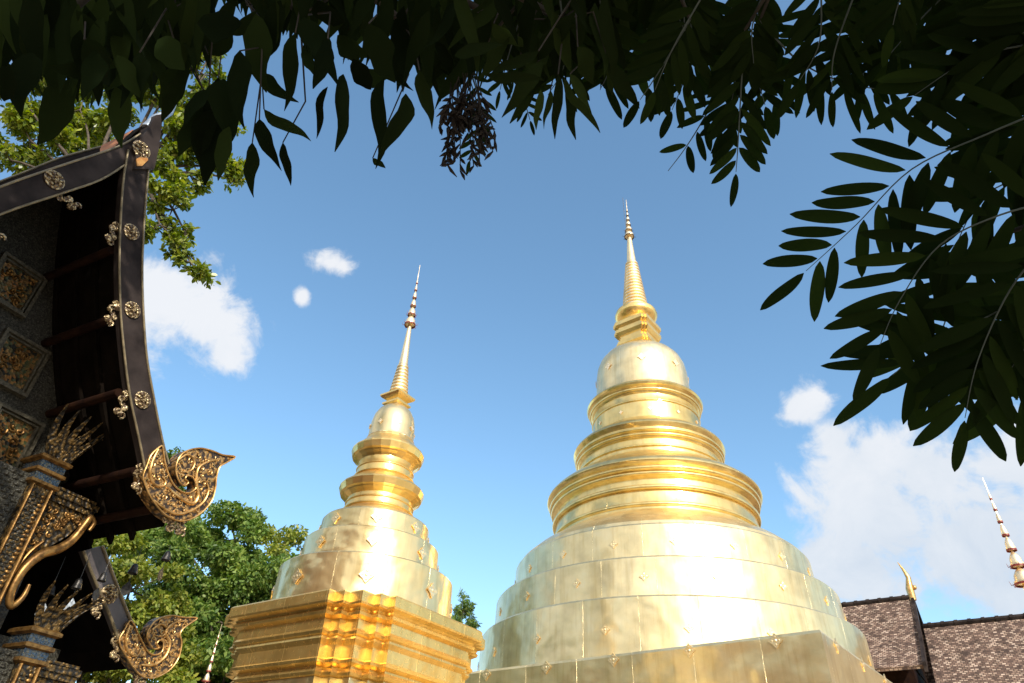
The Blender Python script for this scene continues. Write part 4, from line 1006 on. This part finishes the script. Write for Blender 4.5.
# ---- feathery fronds (centre and right)
T2 = Vector((4.2, -2.2, 0)); t2 = empty('feathery_leaved_tree', T2, 0, label='shaded tree with feathery paired leaflets overhead, filling the top right of the picture', cat='tree')
bark2 = MB(); fork2 = Vector((3.4, -1.0, 4.4)); limb(bark2, (0, 0, 0), fork2-T2, .24, .17, .12, 9, 5)
hubs = [at(640, -130, 3.0), at(830, -130, 2.9), at(1090, -60, 2.6), at(1130, 180, 2.4)]
for i, h in enumerate(hubs): limb(bark2, fork2-T2, h-T2, .10, .03, .2, 8, i)
def frond(path, L0, W0, npair, dist, spread=52, dd=.0, taper=.35, mat=None, tilt=.35):
    """path in picture px base -> tip, distances dist..dist+dd"""
    sm = smooth_poly([tuple(map(float, p)) for p in path], 6); k = len(sm)
    P = [at(x, y, dist+dd*i/(k-1)) for i, (x, y) in enumerate(sm)]
    cum = [0]
    for i in range(1, k): cum.append(cum[-1]+(P[i]-P[i-1]).length)
    tot = cum[-1]
    def pt(s):
        s = max(0, min(tot, s)); i = 1
        while i < k-1 and cum[i] < s: i += 1
        f = (s-cum[i-1])/max(1e-9, cum[i]-cum[i-1]); return P[i-1].lerp(P[i], f), (P[i]-P[i-1]).normalized()
    fl = LeafSet(); org = P[0]
    nn = ((EYE-P[k//2]).normalized()+Vector((rr.uniform(-tilt, tilt), rr.uniform(-tilt, tilt), rr.uniform(-tilt, tilt)))).normalized()
    Lm = L0/FPX*dist; Wm = W0/FPX*dist*.80; npair = round(npair*1.2)
    for j in range(npair+1):
        f = (j+.6)/(npair+.6); c, t = pt(tot*f)
        for sgn_ in (-1, 1):
            if j == npair:
                if sgn_ == 1: continue
                a = 0
            else: a = radians(spread*(1-.25*f)+rr.uniform(-6, 6))*sgn_
            if rr.random() < .06: continue
            sdv = nn.cross(t).normalized(); d = (t*cos(a)+sdv*sin(a)).normalized()+nn*rr.uniform(-.18, .12)
            l = Lm*(1-taper*abs(f-.45)*1.4)*rr.uniform(.9, 1.08)
            b_ = c+d*l*.05
            V, F = leaf_blade(b_, b_+d.normalized()*l, Wm*rr.uniform(.85, 1.1), (nn+Vector((rr.uniform(-.25, .25),)*3)).normalized(), rr.uniform(-.05, .05), rr.uniform(.05, .3), rr.uniform(-.02, .08), 11, 'oval')
            fl.add(V, F)
    m = MB(); m.tube([p-org for p in P], [.006*dist/2.4]*k if k < 3 else [(.0036-.0024*i/(k-1))*dist/2.6 for i in range(k)], 5)
    o = m.build('frond', M['stemg'], t2, smooth=60); o.location = org-T2
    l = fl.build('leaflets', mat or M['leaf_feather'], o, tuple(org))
    h = min(hubs, key=lambda q: (q-org).length); limb(bark2, h-T2, org-T2, .012, .006, .2, 6, rr.randint(0, 99))
Ze = lambda x, y: (680+x/1.4215, y/1.4215)
# traced fronds
frond([(738, 40), (722, 85), (700, 125), (684, 150), (668, 171)], 31, 12, 7, 3.2, 55)
frond([(745, 30), (741, 90), (738, 145), (736, 172)], 42, 15, 8, 3.0, 50)
frond([(725, 20), (735, 80), (722, 130)], 36, 13, 6, 3.1, 50)
frond([(760, 0), (755, 60), (765, 105)], 40, 14, 6, 3.1, 52)
frond([(690, 0), (690, 60), (672, 110)], 38, 14, 6, 3.0, 50)
frond([(700, 0), (672, 50), (655, 90)], 44, 15, 5, 2.8, 50)
frond([(690, 20), (660, 70), (640, 100)], 40, 15, 4, 2.9, 50)
frond([(760, 20), (800, 62), (850, 84), (905, 92)], 46, 12, 9, 3.0, 62)
frond([(735, 10), (770, 60), (775, 100)], 40, 12, 5, 3.2, 50)
frond([(1040, 112), (985, 135), (912, 169), (856, 225), (806, 271)], 62, 21, 10, 2.4, 56, .1, .2)
frond([(1060, 200), (1000, 215), (940, 245), (900, 300), (880, 345)], 66, 20, 8, 2.3, 55, 0, .2)
frond([(1050, 240), (1010, 290), (978, 360), (965, 418)], 64, 21, 8, 2.2, 50, .1, .2)
frond([(1040, 280), (1000, 310), (930, 345), (893, 375)], 70, 20, 7, 2.35, 50, 0, .2)
frond([(1060, 40), (1000, 50), (960, 65), (915, 95)], 50, 18, 6, 2.6, 50, 0, .2)
frond([(1010, -30), (975, 20), (950, 45)], 48, 15, 5, 2.7, 48, 0, .2)
frond([(920, -40), (900, 0), (893, 25)], 40, 14, 4, 2.7, 40)
frond([(1070, 130), (1030, 170), (980, 200), (950, 260)], 58, 20, 7, 2.6, 52, 0, .2)
frond([(1080, 300), (1040, 330), (1010, 370)], 62, 20, 5, 2.3, 48, 0, .2)
frond([(930, -20), (880, 30), (850, 70)], 44, 13, 6, 3.1, 52)
frond([(820, -30), (820, 40), (800, 80)], 44, 14, 6, 2.9, 50)
frond([(530, -10), (510, 50), (500, 90)], 22, 7, 8, 3.4, 55)
frond([(470, 70), (480, 110), (470, 160)], 20, 7, 7, 3.5, 55)
frond([(500, 60), (520, 90), (530, 120)], 20, 6, 6, 3.5, 55)
for p_ in ([(1080, 60), (1040, 110), (1005, 160)], [(1090, 230), (1030, 300), (985, 345)], [(1060, 0), (1010, 20), (980, 80)], 
           [(1090, 330), (1040, 380), (1015, 400)], [(990, 240), (950, 310), (930, 370)]):
    frond(p_, 64, 21, 7, rr.uniform(2.5, 2.9), 52, 0, .2)
for p_ in ([(960, -20), (920, 20), (885, 60)], [(900, -30), (870, 40), (862, 85)], [(860, -20), (835, 50), (832, 90)], [(600, 0), (610, 60), (600, 90)], [(560, 0), (565, 60), (548, 95)]):
    frond(p_, 44, 13, 6, rr.uniform(2.8, 3.1), 54)
# fill: the dense upper mass
def bottom2(x): return float(np.interp(x, [560, 600, 640, 700, 760, 800, 850, 880, 905, 940, 980, 1040], [50, 62, 72, 66, 72, 62, 42, 22, 10, 6, 10, 20]))
for k in range(21):
    x = rr.uniform(570, 1000) if k > 8 else rr.uniform(570, 700); y = rr.uniform(-110, -10); tx = x+rr.uniform(-60, 60); ty = min(bottom2(tx)-8, y+rr.uniform(60, 150))
    if ty < y+25: y = ty-60
    frond([(x, y), ((x+tx)/2+rr.uniform(-10, 10), (y+ty)/2), (tx, ty)], rr.uniform(34, 48), rr.uniform(14, 19), 8, rr.uniform(2.8, 4.0), 54)
for k in range(3):
    y = rr.uniform(-20, 330); x = 1090; tx = float(np.interp(y, [0, 60, 120, 200, 300, 360], [990, 1000, 1000, 985, 985, 1000]))+rr.uniform(-5, 40)
    frond([(x, y-40), ((x+tx)/2, y-10), (tx, y+rr.uniform(10, 50))], rr.uniform(52, 66), rr.uniform(18, 24), 6, rr.uniform(2.3, 2.9), 52, 0, .2)
for k in range(16):      # the crown goes on past the right edge
    x = rr.uniform(1130, 1500); y = rr.uniform(-260, 120)
    frond([(x, y), (x-30, y+60), (x-70, y+130)], 46, 16, 8, rr.uniform(2.6, 3.6), 54)
cs, rs = [], []
SH2 = (((1.8, -2.0, 6.8), 2.0), ((4.2, -1.6, 6.6), 2.2), ((3.2, -3.2, 8.2), 2.2), ((.6, -2.8, 7.6), 1.8), ((5.6, -.8, 5.6), 1.8))
for c, r in SH2:
    for k in range(14):
        d = Vector((rr.gauss(0, 1), rr.gauss(0, 1), rr.gauss(0, 1))).normalized()*r*rr.uniform(.3, .95); cs.append(tuple(Vector(c)+d)); rs.append(r*.38)
    limb(bark2, fork2-T2, Vector(c)-T2, .12, .03, .25, 7, 3)
V, F = leaf_cloud(cs, rs, 12000, .26, .4)
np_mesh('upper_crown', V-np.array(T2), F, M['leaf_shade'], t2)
bark2.build('trunk', M['twig'], t2, smooth=60)

# ------------------------------------------------------------------ render settings
scene.view_settings.view_transform = 'Standard'; scene.view_settings.look = 'None'; scene.view_settings.exposure = 0
scene.cycles.use_denoising = True; scene.cycles.max_bounces = 8; scene.cycles.glossy_bounces = 5; scene.cycles.sample_clamp_indirect = 6
scene.cycles.caustics_reflective = True
